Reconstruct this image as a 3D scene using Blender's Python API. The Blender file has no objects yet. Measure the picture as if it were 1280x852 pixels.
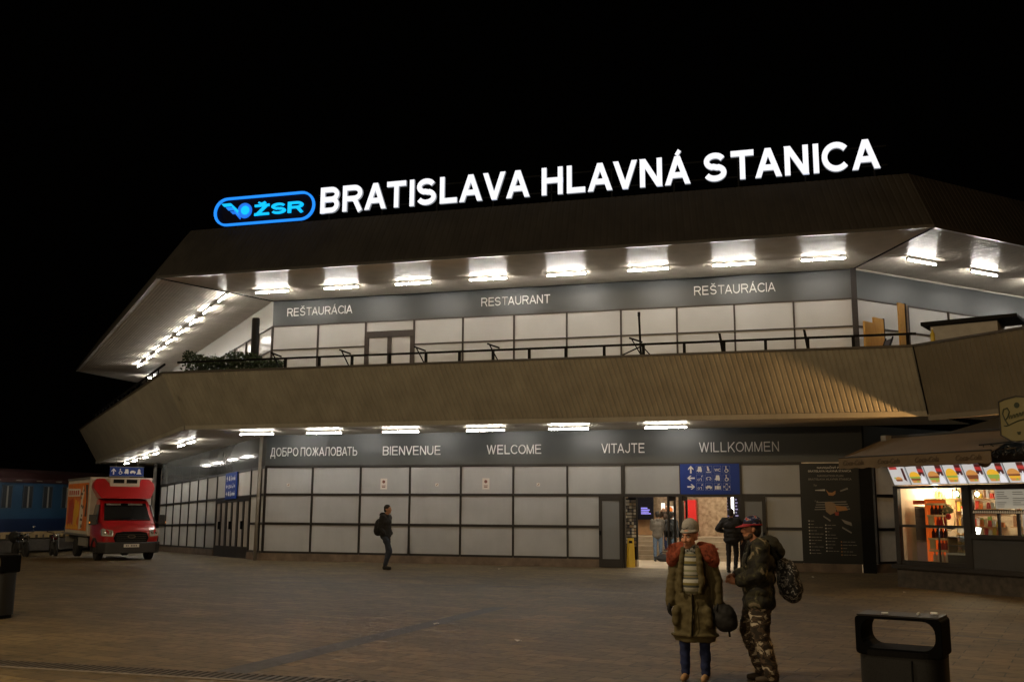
import bpy, bmesh, math, random, os
from mathutils import Vector, Matrix, noise
random.seed(7)
sc = bpy.context.scene
R2 = math.sqrt(.5)

# ------------------------------------------------------------------ camera, world, light, exposure
cam_d = bpy.data.cameras.new("camera")
cam = bpy.data.objects.new("camera", cam_d)
sc.collection.objects.link(cam)
sc.camera = cam
YAW, PIT, ROL = math.radians(-15.83), math.radians(9.48), math.radians(.3)
fw = Vector((math.sin(YAW)*math.cos(PIT), math.cos(YAW)*math.cos(PIT), math.sin(PIT)))
r0 = Vector((math.cos(YAW), -math.sin(YAW), 0))
u0 = r0.cross(fw)
rr = r0*math.cos(ROL)+u0*math.sin(ROL)
uu = u0*math.cos(ROL)-r0*math.sin(ROL)
cam.matrix_world = Matrix(((rr.x, uu.x, -fw.x, 17.875), (rr.y, uu.y, -fw.y, -31.568), (rr.z, uu.z, -fw.z, 1.83), (0, 0, 0, 1)))
cam_d.sensor_width = 36
cam_d.lens = 35.05
cam_d.clip_end = 2000
w = bpy.data.worlds.new("World")
sc.world = w
w.use_nodes = True
bg = w.node_tree.nodes["Background"]
bg.inputs[0].default_value = (.45, .36, .26, 1)      # night sky with a trace of town glow
bg.inputs[1].default_value = .0006
sc.view_settings.view_transform = 'Standard'
sc.view_settings.look = 'None'
sc.view_settings.exposure = 0
sc.view_settings.gamma = 1
sc.cycles.use_denoising = True
sc.cycles.max_bounces = 8
sc.cycles.sample_clamp_indirect = 4

def lamp(name, loc, power, col, rad=.15, kind='POINT', target=None, ang=None):
    d = bpy.data.lights.new(name, kind)
    d.energy = power
    d.color = col
    d.shadow_soft_size = rad
    o = bpy.data.objects.new(name, d)
    o.location = loc
    if target:
        o.rotation_euler = (Vector(target)-Vector(loc)).to_track_quat('-Z', 'Y').to_euler()
    if ang:
        d.spot_size = math.radians(ang)
        d.spot_blend = .5
    sc.collection.objects.link(o)
    return o
SOD = (1, .76, .45)
lamp("square_lamp", (10.5, -26, 10.5), 2700, SOD, .25)
lamp("square_lamp", (12, -40, 6.5), 1350, SOD, .25)  # added front fill light that brightens the people's faces
lamp("square_lamp", (-3, -25, 9.5), 1200, SOD, .25)
lamp("square_lamp", (-15, -9, 9), 1100, SOD, .25)
lamp("square_lamp", (25, -17, 8.5), 750, (1, .56, .2), .25)

# ------------------------------------------------------------------ materials
MATS = {}
def mat(name, col, rough=.6, metal=0, spec=.5, emit=None, es=0, noise=0, nscale=6, bump=0, bscale=60, coat=0):
    if name in MATS:
        return MATS[name]
    m = bpy.data.materials.new(name)
    m.use_nodes = True
    nt = m.node_tree
    b = nt.nodes["Principled BSDF"]
    b.inputs["Base Color"].default_value = (*col, 1)
    b.inputs["Roughness"].default_value = rough
    b.inputs["Metallic"].default_value = metal
    b.inputs["Specular IOR Level"].default_value = spec
    b.inputs["Coat Weight"].default_value = coat
    tc = nt.nodes.new("ShaderNodeTexCoord")
    if emit:
        b.inputs["Emission Color"].default_value = (*emit, 1)
        b.inputs["Emission Strength"].default_value = es
    if noise:
        n = nt.nodes.new("ShaderNodeTexNoise")
        n.inputs["Scale"].default_value = nscale
        n.inputs["Detail"].default_value = 6
        nt.links.new(tc.outputs["Object"], n.inputs["Vector"])
        r = nt.nodes.new("ShaderNodeMapRange")
        r.inputs[1].default_value = .3
        r.inputs[2].default_value = .7
        r.inputs[3].default_value = 1-noise
        r.inputs[4].default_value = 1+noise
        nt.links.new(n.outputs[0], r.inputs[0])
        mx = nt.nodes.new("ShaderNodeMix")
        mx.data_type = 'RGBA'
        mx.blend_type = 'MULTIPLY'
        mx.inputs[0].default_value = 1
        mx.inputs[6].default_value = (*col, 1)
        nt.links.new(r.outputs[0], mx.inputs[7])
        nt.links.new(mx.outputs[2], b.inputs["Base Color"])
    if bump:
        n = nt.nodes.new("ShaderNodeTexNoise")
        n.inputs["Scale"].default_value = bscale
        n.inputs["Detail"].default_value = 4
        nt.links.new(tc.outputs["Object"], n.inputs["Vector"])
        bp = nt.nodes.new("ShaderNodeBump")
        bp.inputs["Strength"].default_value = bump
        bp.inputs["Distance"].default_value = .01
        nt.links.new(n.outputs[0], bp.inputs["Height"])
        nt.links.new(bp.outputs[0], b.inputs["Normal"])
    MATS[name] = m
    return m

def vary(m, amount, emission=False):
    """each object that wears this material comes out a little lighter or darker"""
    nt = m.node_tree
    b = nt.nodes["Principled BSDF"]
    oi = nt.nodes.new("ShaderNodeObjectInfo")
    r = nt.nodes.new("ShaderNodeMapRange")
    r.inputs[3].default_value = 1-amount
    r.inputs[4].default_value = 1+amount
    nt.links.new(oi.outputs["Random"], r.inputs[0])
    if emission:
        ml = nt.nodes.new("ShaderNodeMath")
        ml.operation = 'MULTIPLY'
        ml.inputs[1].default_value = b.inputs["Emission Strength"].default_value
        nt.links.new(r.outputs[0], ml.inputs[0])
        nt.links.new(ml.outputs[0], b.inputs["Emission Strength"])
        return m
    mx = nt.nodes.new("ShaderNodeMix")
    mx.data_type = 'RGBA'
    mx.blend_type = 'MULTIPLY'
    mx.inputs[0].default_value = 1
    lk = b.inputs["Base Color"].links
    if lk:
        nt.links.new(lk[0].from_socket, mx.inputs[6])
    else:
        mx.inputs[6].default_value = b.inputs["Base Color"].default_value
    nt.links.new(r.outputs[0], mx.inputs[7])
    nt.links.new(mx.outputs[2], b.inputs["Base Color"])
    return m
def streaks(m, amount=.3, sx=3, sz=.18):
    """rain streaks and faded patches running down old cladding"""
    nt = m.node_tree
    b = nt.nodes["Principled BSDF"]
    tc = nt.nodes.new("ShaderNodeTexCoord")
    mp = nt.nodes.new("ShaderNodeMapping")
    mp.inputs["Scale"].default_value = (sx, sx, sz)
    n = nt.nodes.new("ShaderNodeTexNoise")
    n.inputs["Scale"].default_value = 1
    n.inputs["Detail"].default_value = 7
    n.inputs["Roughness"].default_value = .65
    r = nt.nodes.new("ShaderNodeMapRange")
    r.inputs[1].default_value, r.inputs[2].default_value = .32, .62
    r.inputs[3].default_value, r.inputs[4].default_value = 1-amount, 1+amount*.3
    mx = nt.nodes.new("ShaderNodeMix")
    mx.data_type = 'RGBA'
    mx.blend_type = 'MULTIPLY'
    mx.inputs[0].default_value = 1
    nt.links.new(tc.outputs["Object"], mp.inputs[0])
    nt.links.new(mp.outputs[0], n.inputs["Vector"])
    nt.links.new(n.outputs[0], r.inputs[0])
    nt.links.new(b.inputs["Base Color"].links[0].from_socket, mx.inputs[6])
    nt.links.new(r.outputs[0], mx.inputs[7])
    nt.links.new(mx.outputs[2], b.inputs["Base Color"])
    return m

def ramp_mat(name, stops, scale, tex='noise', rough=.85, detail=3, const=True, stretch=(1, 1, 1), dist=0):
    m = mat(name, (.5, .5, .5), rough)
    nt = m.node_tree
    b = nt.nodes["Principled BSDF"]
    tc = nt.nodes.new("ShaderNodeTexCoord")
    mp = nt.nodes.new("ShaderNodeMapping")
    mp.inputs["Scale"].default_value = stretch
    nt.links.new(tc.outputs["Object"], mp.inputs[0])
    if tex == 'noise':
        t = nt.nodes.new("ShaderNodeTexNoise")
        t.inputs["Scale"].default_value = scale
        t.inputs["Detail"].default_value = detail
        t.inputs["Distortion"].default_value = dist
        out = t.outputs[0]
    elif tex == 'z':
        t = nt.nodes.new("ShaderNodeSeparateXYZ")
        mm = nt.nodes.new("ShaderNodeMath")
        mm.operation = 'MULTIPLY'
        mm.inputs[1].default_value = scale
        fr = nt.nodes.new("ShaderNodeMath")
        fr.operation = 'FRACT'
        nt.links.new(mp.outputs[0], t.inputs[0])
        nt.links.new(t.outputs[2], mm.inputs[0])
        nt.links.new(mm.outputs[0], fr.inputs[0])
        out = fr.outputs[0]
    elif tex == 'voronoi':
        t = nt.nodes.new("ShaderNodeTexVoronoi")
        t.inputs["Scale"].default_value = scale
        out = t.outputs["Distance"]
    if tex != 'z':
        nt.links.new(mp.outputs[0], t.inputs["Vector"])
    cr = nt.nodes.new("ShaderNodeValToRGB")
    cr.color_ramp.interpolation = 'CONSTANT' if const else 'LINEAR'
    el = cr.color_ramp.elements
    while len(el) > 1:
        el.remove(el[-1])
    el[0].position, el[0].color = stops[0][0], (*stops[0][1], 1)
    for p, c in stops[1:]:
        e = el.new(p)
        e.color = (*c, 1)
    nt.links.new(out, cr.inputs[0])
    nt.links.new(cr.outputs[0], b.inputs["Base Color"])
    return m

def glass_mat(name, tint=(1, 1, 1), refl=.12, rough=.02):
    m = bpy.data.materials.new(name)
    m.use_nodes = True
    nt = m.node_tree
    nt.nodes.remove(nt.nodes["Principled BSDF"])
    t = nt.nodes.new("ShaderNodeBsdfTransparent")
    t.inputs[0].default_value = (*tint, 1)
    g = nt.nodes.new("ShaderNodeBsdfGlossy")
    g.inputs["Roughness"].default_value = rough
    mx = nt.nodes.new("ShaderNodeMixShader")
    mx.inputs[0].default_value = refl
    nt.links.new(t.outputs[0], mx.inputs[1])
    nt.links.new(g.outputs[0], mx.inputs[2])
    nt.links.new(mx.outputs[0], nt.nodes["Material Output"].inputs[0])
    MATS[name] = m
    return m

def paving():
    m = mat("paving", (.2, .16, .12), .62)
    nt = m.node_tree
    L = nt.links.new
    b = nt.nodes["Principled BSDF"]
    tc = nt.nodes.new("ShaderNodeTexCoord")
    mp = nt.nodes.new("ShaderNodeMapping")
    mp.inputs["Rotation"].default_value = (0, 0, math.radians(14))
    L(tc.outputs["Object"], mp.inputs[0])
    br = nt.nodes.new("ShaderNodeTexBrick")
    br.inputs["Color1"].default_value = (.165, .118, .052, 1)
    br.inputs["Color2"].default_value = (.1, .07, .032, 1)
    br.inputs["Mortar"].default_value = (.036, .026, .014, 1)
    br.inputs["Scale"].default_value = 1
    br.inputs["Mortar Size"].default_value = .009
    br.inputs["Brick Width"].default_value = .6
    br.inputs["Row Height"].default_value = .3
    L(mp.outputs[0], br.inputs["Vector"])
    n = nt.nodes.new("ShaderNodeTexNoise")
    n.inputs["Scale"].default_value = .45
    n.inputs["Detail"].default_value = 8
    n.inputs["Roughness"].default_value = .7
    L(tc.outputs["Object"], n.inputs["Vector"])
    mr = nt.nodes.new("ShaderNodeMapRange")
    mr.inputs[1].default_value, mr.inputs[2].default_value = .3, .7
    mr.inputs[3].default_value, mr.inputs[4].default_value = .6, 1.3
    L(n.outputs[0], mr.inputs[0])
    mx = nt.nodes.new("ShaderNodeMix")
    mx.data_type = 'RGBA'
    mx.blend_type = 'MULTIPLY'
    mx.inputs[0].default_value = 1
    L(br.outputs[0], mx.inputs[6])
    L(mr.outputs[0], mx.inputs[7])
    # spots of gum and dirt
    v = nt.nodes.new("ShaderNodeTexNoise")
    v.inputs["Scale"].default_value = 7
    v.inputs["Detail"].default_value = 5
    L(tc.outputs["Object"], v.inputs["Vector"])
    m2 = nt.nodes.new("ShaderNodeMapRange")
    m2.inputs[1].default_value, m2.inputs[2].default_value = .3, .5
    m2.inputs[3].default_value, m2.inputs[4].default_value = .5, 1.05
    L(v.outputs[0], m2.inputs[0])
    mx2 = nt.nodes.new("ShaderNodeMix")
    mx2.data_type = 'RGBA'
    mx2.blend_type = 'MULTIPLY'
    mx2.inputs[0].default_value = 1
    L(mx.outputs[2], mx2.inputs[6])
    L(m2.outputs[0], mx2.inputs[7])
    L(mx2.outputs[2], b.inputs["Base Color"])
    bp = nt.nodes.new("ShaderNodeBump")
    bp.inputs["Strength"].default_value = .6
    bp.inputs["Distance"].default_value = .012
    ad = nt.nodes.new("ShaderNodeMath")
    ad.operation = 'SUBTRACT'
    L(v.outputs[0], ad.inputs[0])
    L(br.outputs["Fac"], ad.inputs[1])
    L(ad.outputs[0], bp.inputs["Height"])
    L(bp.outputs[0], b.inputs["Normal"])
    return m

M_PAVE = paving()
M_STRIP = mat("dark_paving", (.05, .045, .042), .6, noise=.35, nscale=9, bump=.4)
M_IRON = mat("cast_iron", (.075, .058, .042), .6, .1, noise=.3)
M_PANEL = mat("milky_panel", (.385, .395, .405), .42, spec=.4, noise=.07, nscale=.9)
M_BAND = mat("grey_band", (.045, .05, .05), .42, spec=.6, noise=.08, nscale=.8)
M_FRAME = mat("brown_frame", (.011, .008, .007), .45)
M_UFRAME = mat("rust_frame", (.032, .02, .015), .5)
M_PLINTH = mat("plinth_stone", (.14, .1, .07), .75, noise=.3, nscale=3, bump=.3)
M_FASC = mat("beige_cladding", (.31, .295, .25), .55, noise=.12, nscale=1.3)
M_ROOF = mat("roof_cladding", (.036, .033, .03), .6, noise=.15, nscale=1)
M_SOFF = mat("soffit_board", (.75, .68, .57), .24, spec=.6, noise=.08, nscale=2)
M_SOFFL = mat("soffit_plain", (.5, .46, .39), .4, noise=.12, nscale=2)
M_LIP = mat("soffit_lip", (.5, .46, .4), .3)
M_BLACK = mat("black_metal", (.004, .004, .0042), .6, 0, spec=.12)
M_PIPE = mat("grey_pipe", (.2, .185, .16), .5)
M_LETTER = mat("letter_grey", (.85, .84, .82), .4)
M_TUBE = mat("tube_light", (1, 1, 1), emit=(1, .95, .86), es=108)
M_HOUS = mat("lamp_housing", (.25, .24, .22), .5)
M_SIGNW = mat("sign_letter_light", (.9, .9, .9), emit=(.84, .89, 1), es=1.0)
M_SIGNE = mat("sign_letter_side", (.6, .6, .65), emit=(.8, .88, 1), es=.25)
M_NEON = mat("neon_blue", (.02, .2, .8), emit=(.012, .26, 1), es=1.05)
M_NEONC = mat("neon_cyan", (.02, .4, .8), emit=(.0, .5, 1), es=1.1)
M_NEOND = mat("neon_deep", (.02, .2, .8), emit=(.012, .17, .8), es=.9)
M_NAVY = mat("navy_back", (.001, .001, .008), .6, spec=.2)
M_BLUE = mat("sign_blue", (.005, .035, .25), .4, spec=.3)
M_WHITE = mat("sign_white", (.75, .75, .75), .5)
M_DARKGLASS = mat("dark_glass", (.05, .055, .06), .12, spec=.6)
M_FROST = mat("frosted_glass", (.17, .18, .19), .35)
M_GLASS = glass_mat("clear_glass", (.93, .95, .95), .07)

vary(M_TUBE, .14, True)
vary(M_PANEL, .055)
streaks(M_PANEL, .07, 1.6, .5)
streaks(M_FASC, .13)
streaks(M_ROOF, .2)

# ------------------------------------------------------------------ mesh helpers
class MB:
    def __init__(s, fr=None):
        s.v, s.f, s.m, s.mats, s.fr = [], [], [], [], fr
    def mi(s, m):
        if m is None:
            return 0
        if m not in s.mats:
            s.mats.append(m)
        return s.mats.index(m)
    def add(s, vs, fs, m=None):
        k = len(s.v)
        if s.fr:
            vs = [s.fr(*p) for p in vs]
        s.v += [tuple(p) for p in vs]
        i = s.mi(m)
        for f in fs:
            s.f.append([a+k for a in f])
            s.m.append(i)
        return s
    def box(s, a, b, m=None):
        (x0, y0, z0), (x1, y1, z1) = a, b
        return s.add([(x0, y0, z0), (x1, y0, z0), (x1, y1, z0), (x0, y1, z0), (x0, y0, z1), (x1, y0, z1), (x1, y1, z1), (x0, y1, z1)],
                     [(3, 2, 1, 0), (4, 5, 6, 7), (0, 1, 5, 4), (1, 2, 6, 5), (2, 3, 7, 6), (3, 0, 4, 7)], m)
    def hexa(s, p, m=None):                      # 8 points, bottom ring then top ring
        return s.add(p, [(3, 2, 1, 0), (4, 5, 6, 7), (0, 1, 5, 4), (1, 2, 6, 5), (2, 3, 7, 6), (3, 0, 4, 7)], m)
    def prism(s, poly, d0, d1, axis='y', m=None):  # polygon in the two other axes, pushed along axis
        n = len(poly)
        def P(a, b, d):
            return (a, d, b) if axis == 'y' else ((d, a, b) if axis == 'x' else (a, b, d))
        vs = [P(a, b, d0) for a, b in poly]+[P(a, b, d1) for a, b in poly]
        fs = [list(range(n))[::-1], list(range(n, 2*n))]+[(i, (i+1) % n, n+(i+1) % n, n+i) for i in range(n)]
        return s.add(vs, fs, m)
    def ring(s, outer, inner, d0, d1, axis='y', m=None):
        n = len(outer)
        def P(a, b, d):
            return (a, d, b) if axis == 'y' else ((d, a, b) if axis == 'x' else (a, b, d))
        vs = [P(a, b, d) for d in (d0, d1) for lst in (outer, inner) for a, b in lst]
        fs = []
        for i in range(n):
            j = (i+1) % n
            fs += [(i, j, n+j, n+i), (2*n+i, 3*n+i, 3*n+j, 2*n+j), (i, 2*n+i, 2*n+j, j), (n+i, n+j, 3*n+j, 3*n+i)]
        return s.add(vs, fs, m)
    def cyl(s, p0, p1, r, r1=None, n=12, m=None, caps=True):
        return s.tube([p0, p1], [r, r if r1 is None else r1], n, m, caps)
    def tube(s, pts, r, n=8, m=None, caps=True, closed=False):
        pts = [Vector(p) for p in pts]
        K = len(pts)
        rs = r if isinstance(r, (list, tuple)) else [r]*K
        vs, fs = [], []
        pu = None
        for i, p in enumerate(pts):
            a = pts[(i-1) % K] if (closed or i > 0) else p
            b = pts[(i+1) % K] if (closed or i < K-1) else p
            t = (b-a).normalized()
            if pu is None:
                pu = t.orthogonal().normalized()
            pu = (pu-t*pu.dot(t)).normalized()
            q = t.cross(pu)
            for k in range(n):
                an = 2*math.pi*k/n
                vs.append(p+pu*math.cos(an)*rs[i]+q*math.sin(an)*rs[i])
        for i in range(K if closed else K-1):
            j = (i+1) % K
            for k in range(n):
                l = (k+1) % n
                fs.append((i*n+k, i*n+l, j*n+l, j*n+k))
        if caps and not closed:
            fs += [list(range(n))[::-1], list(range((K-1)*n, K*n))]
        return s.add(vs, fs, m)
    def lathe(s, prof, c=(0, 0, 0), n=16, m=None, axis='z'):
        vs, fs = [], []
        K = len(prof)
        for r, z in prof:
            for k in range(n):
                a = 2*math.pi*k/n
                x, y = r*math.cos(a), r*math.sin(a)
                if axis == 'z':
                    vs.append((c[0]+x, c[1]+y, c[2]+z))
                elif axis == 'y':
                    vs.append((c[0]+x, c[1]+z, c[2]+y))
                else:
                    vs.append((c[0]+z, c[1]+x, c[2]+y))
        for i in range(K-1):
            for k in range(n):
                l = (k+1) % n
                fs.append((i*n+k, i*n+l, (i+1)*n+l, (i+1)*n+k))
        fs += [list(range(n))[::-1], list(range((K-1)*n, K*n))]
        return s.add(vs, fs, m)
    def ell(s, c, r, M=None, n=14, k=9, m=None):
        c = Vector(c)
        vs, fs = [], []
        for i in range(k+1):
            ph = math.pi*i/k
            for j in range(n):
                a = 2*math.pi*j/n
                p = Vector((r[0]*math.sin(ph)*math.cos(a), r[1]*math.sin(ph)*math.sin(a), r[2]*math.cos(ph)))
                if M is not None:
                    p = M @ p
                vs.append(c+p)
        for i in range(k):
            for j in range(n):
                l = (j+1) % n
                fs.append((i*n+j, (i+1)*n+j, (i+1)*n+l, i*n+l))
        return s.add(vs, fs, m)
    def cap(s, p0, p1, ra, rb, n=12, m=None, sq=None):   # tapered capsule
        p0, p1 = Vector(p0), Vector(p1)
        t = (p1-p0)
        t = t.normalized() if t.length > 1e-6 else Vector((0, 0, 1))
        pts, rs = [], []
        for a in (90, 60, 30, 0):
            an = math.radians(a)
            pts.append(p0-t*ra*math.sin(an))
            rs.append(max(ra*math.cos(an), ra*.03))
        for a in (0, 30, 60, 90):
            an = math.radians(a)
            pts.append(p1+t*rb*math.sin(an))
            rs.append(max(rb*math.cos(an), rb*.03))
        return s.tube(pts, rs, n, m)
    def build(s, name, m=None, parent=None, smooth=False, bevel=0, loc=None, recalc=True):
        me = bpy.data.meshes.new(name)
        me.from_pydata(s.v, [], s.f)
        for x in (s.mats or [m]):
            me.materials.append(x)
        if s.mats:
            me.polygons.foreach_set("material_index", s.m)
        if recalc:
            bm = bmesh.new()
            bm.from_mesh(me)
            bmesh.ops.remove_doubles(bm, verts=bm.verts, dist=1e-5)
            bmesh.ops.recalc_face_normals(bm, faces=bm.faces)
            bm.to_mesh(me)
            bm.free()
        if smooth:
            me.polygons.foreach_set("use_smooth", [True]*len(me.polygons))
            if smooth == 'auto':
                me.set_sharp_from_angle(angle=math.radians(35))
        o = bpy.data.objects.new(name, me)
        sc.collection.objects.link(o)
        if loc:
            o.location = loc
        if parent:
            o.parent = parent
        if bevel:
            b = o.modifiers.new("bevel", 'BEVEL')
            b.width = bevel
            b.segments = 2
            b.limit_method = 'ANGLE'
        return o

def tag(o, label=None, cat=None, group=None, kind=None):
    if label: o['label'] = label
    if cat: o['category'] = cat
    if group: o['group'] = group
    if kind: o['kind'] = kind
    return o
def empty(name, loc=(0, 0, 0), rz=0, label=None, cat=None, group=None):
    o = bpy.data.objects.new(name, None)
    o.empty_display_size = .3
    o.location = loc
    o.rotation_euler = (0, 0, rz)
    sc.collection.objects.link(o)
    return tag(o, label, cat, group)
def copy_tree(o, parent=None):
    c = o.copy()
    sc.collection.objects.link(c)
    if parent: c.parent = parent
    for ch in list(o.children):
        copy_tree(ch, c)
    return c

def raw_text(body, offset=0, extrude=0, shear=0):
    cu = bpy.data.curves.new("t", 'FONT')
    cu.body = body
    cu.size = 1
    cu.offset = offset
    cu.extrude = extrude
    cu.shear = shear
    cu.resolution_u = 4
    o = bpy.data.objects.new("t", cu)
    sc.collection.objects.link(o)
    dg = bpy.context.evaluated_depsgraph_get()
    me = bpy.data.meshes.new_from_object(o.evaluated_get(dg))
    vs = [tuple(v.co) for v in me.vertices]
    fs = [list(p.vertices) for p in me.polygons]
    bpy.data.objects.remove(o)
    bpy.data.curves.remove(cu)
    bpy.data.meshes.remove(me)
    return vs, fs
CAPH = max(v[1] for v in raw_text("H")[0])
def text_into(mb, body, s0, s1, z0, h, wpos, m, offset=0, depth=.01, shear=0):
    """letters of cap height h standing on z0, filling s0..s1 (s1 None = natural width), front face at wpos"""
    vs, fs = raw_text(body, offset, .5, shear)
    x0, x1 = min(v[0] for v in vs), max(v[0] for v in vs)
    kz = h/CAPH
    kx = kz if s1 is None else (s1-s0)/(x1-x0)
    mb.add([(s0+(x-x0)*kx, wpos+(.5-z)*depth, z0+y*kz) for x, y, z in vs], fs, m)
    return mb


# stroke lettering in plain grotesque capitals: every letter is a set of strokes of even thickness
def _arc(cx, cy, rx, ry, a0, a1, n=14):
    return [(cx+rx*math.cos(math.radians(a0+(a1-a0)*i/n)), cy+ry*math.sin(math.radians(a0+(a1-a0)*i/n))) for i in range(n+1)]
def _glyph(ch):
    """width, strokes; 'p' = ribbon in the inset box, 'd' = diagonal cut level at top and bottom"""
    bowl = lambda y0, y1, k=.5: [(0, y1), (k, y1)]+_arc(k, (y0+y1)/2, 1-k, (y1-y0)/2, 90, -90, 12)[1:]+[(0, y0)]
    car = [('p', [(.2, 1.27), (.5, 1.12), (.8, 1.27)])]
    acu = [('p', [(.46, 1.1), (.62, 1.27)])]
    stem = ('p', [(0, 0), (0, 1)])
    A = [('d', (0, 0, .5, 1)), ('d', (1, 0, .5, 1)), ('p', [(.2, .29), (.8, .29)])]
    S = [('p', _arc(.5, .745, .47, .255, 22, 262, 16)[:-1]+[(.42, .52), (.62, .475)]+_arc(.5, .255, .5, .255, 78, -158, 18)[1:])]
    T = [('p', [(0, 1), (1, 1)]), ('p', [(.5, 0), (.5, 1)])]
    E = [stem, ('p', [(0, 1), (.96, 1)]), ('p', [(0, .52), (.9, .52)]), ('p', [(0, 0), (1, 0)])]
    R = [stem, ('p', bowl(.48, 1, .6)), ('p', [(.5, .48), (.66, .42), (1.02, -.02)])]
    O = [('c', _arc(.5, .5, .5, .5, 0, 360, 28)[:-1])]
    G = {'A': (.98, A), 'Á': (.98, A+acu), 'B': (.86, [stem, ('p', bowl(.53, 1, .6)), ('p', bowl(0, .53, .62))]), 'V': (.95, [('d', (0, 1, .5, 0)), ('d', (1, 1, .5, 0))]),
         'C': (.95, [('p', _arc(.56, .5, .56, .5, 40, 320, 24))]), 'E': (.82, E), 'H': (.86, [stem, ('p', [(1, 0), (1, 1)]), ('p', [(0, .53), (1, .53)])]),
         'I': (0, [stem]), 'J': (.68, [('p', [(1, 1), (1, .3)]+_arc(.5, .3, .5, .3, 0, -170, 12)[1:])]), 'K': (.88, [stem, ('d', (1, 1, .0, .3, .3)), ('p', [(.32, .6), (1, -.02)])]),
         'L': (.74, [('p', [(0, 1), (0, 0), (1, 0)])]), 'M': (1.0, [stem, ('p', [(1, 0), (1, 1)]), ('d', (0, 1, .5, 0)), ('d', (1, 1, .5, 0))]), 'N': (.86, [stem, ('p', [(1, 0), (1, 1)]), ('d', (0, 1, 1, 0))]),
         'O': (1.03, O), 'R': (.9, R), 'S': (.86, S), 'Š': (.86, S+car), 'T': (.85, T), 'U': (.86, [('p', [(0, 1), (0, .36)]+_arc(.5, .36, .5, .36, 180, 360, 16)[1:-1]+[(1, .36), (1, 1)])]),
         'W': (1.32, [('d', (0, 1, .26, 0)), ('d', (.5, 1, .26, 0)), ('d', (.5, 1, .74, 0)), ('d', (1, 1, .74, 0))]),
         'Z': (.84, [('p', [(0, 1), (1, 1)]), ('p', [(0, 0), (1, 0)]), ('d', (0, 0, 1, 1))]), 'Ž': (.84, [('p', [(0, 1), (1, 1)]), ('p', [(0, 0), (1, 0)]), ('d', (0, 0, 1, 1))]+car),
         'Д': (.95, [('p', [(0, -.2), (0, 0), (1, 0), (1, -.2)]), ('p', [(.14, 0), (.3, .5), (.34, 1), (.86, 1), (.86, 0)])]), 'Б': (.84, [('p', [(.92, 1), (0, 1), (0, 0)]), ('p', bowl(0, .57, .6))]),
         'П': (.86, [('p', [(0, 0), (0, 1), (1, 1), (1, 0)])]), 'Ж': (1.2, [('p', [(.5, 0), (.5, 1)]), ('p', [(.02, 1), (.36, .53), (0, 0)]), ('p', [(.98, 1), (.64, .53), (1, 0)]), ('p', [(.36, .53), (.64, .53)])]),
         'Л': (.9, [('p', [(0, 0), (.16, .1), (.26, 1), (1, 1), (1, 0)])]), 'Ь': (.82, [stem, ('p', bowl(0, .57, .6))]), 'P': (.84, [stem, ('p', bowl(.45, 1, .6))])}
    G['Р'], G['О'], G['А'], G['В'], G['Т'] = G['P'], G['O'], G['A'], G['B'], G['T']
    return G[ch]
KERN = {'AV', 'VA', 'LA', 'AT', 'TA', 'ÁC', 'LAV', 'AU', 'АТ', 'VN', 'TÁ'}
def layout(body, t, ws=1):
    x, out = 0, []
    for i, c in enumerate(body):
        if c == ' ':
            x += .5*ws; continue
        wd = max(t, _glyph(c)[0]*ws*(.93+t*.35))
        if i and body[i-1] != ' ':
            x += (.17 if t > .15 else .2)*ws*(.2 if body[i-1:i+1] in ('AV', 'VA', 'LV', 'AT', 'TA', 'АТ', 'TÁ') else .62 if c in 'AVOCSÁА' or body[i-1] in 'AVOCÁА' else 1)
        out.append((c, x, wd))
        x += wd
    return out, x
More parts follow.
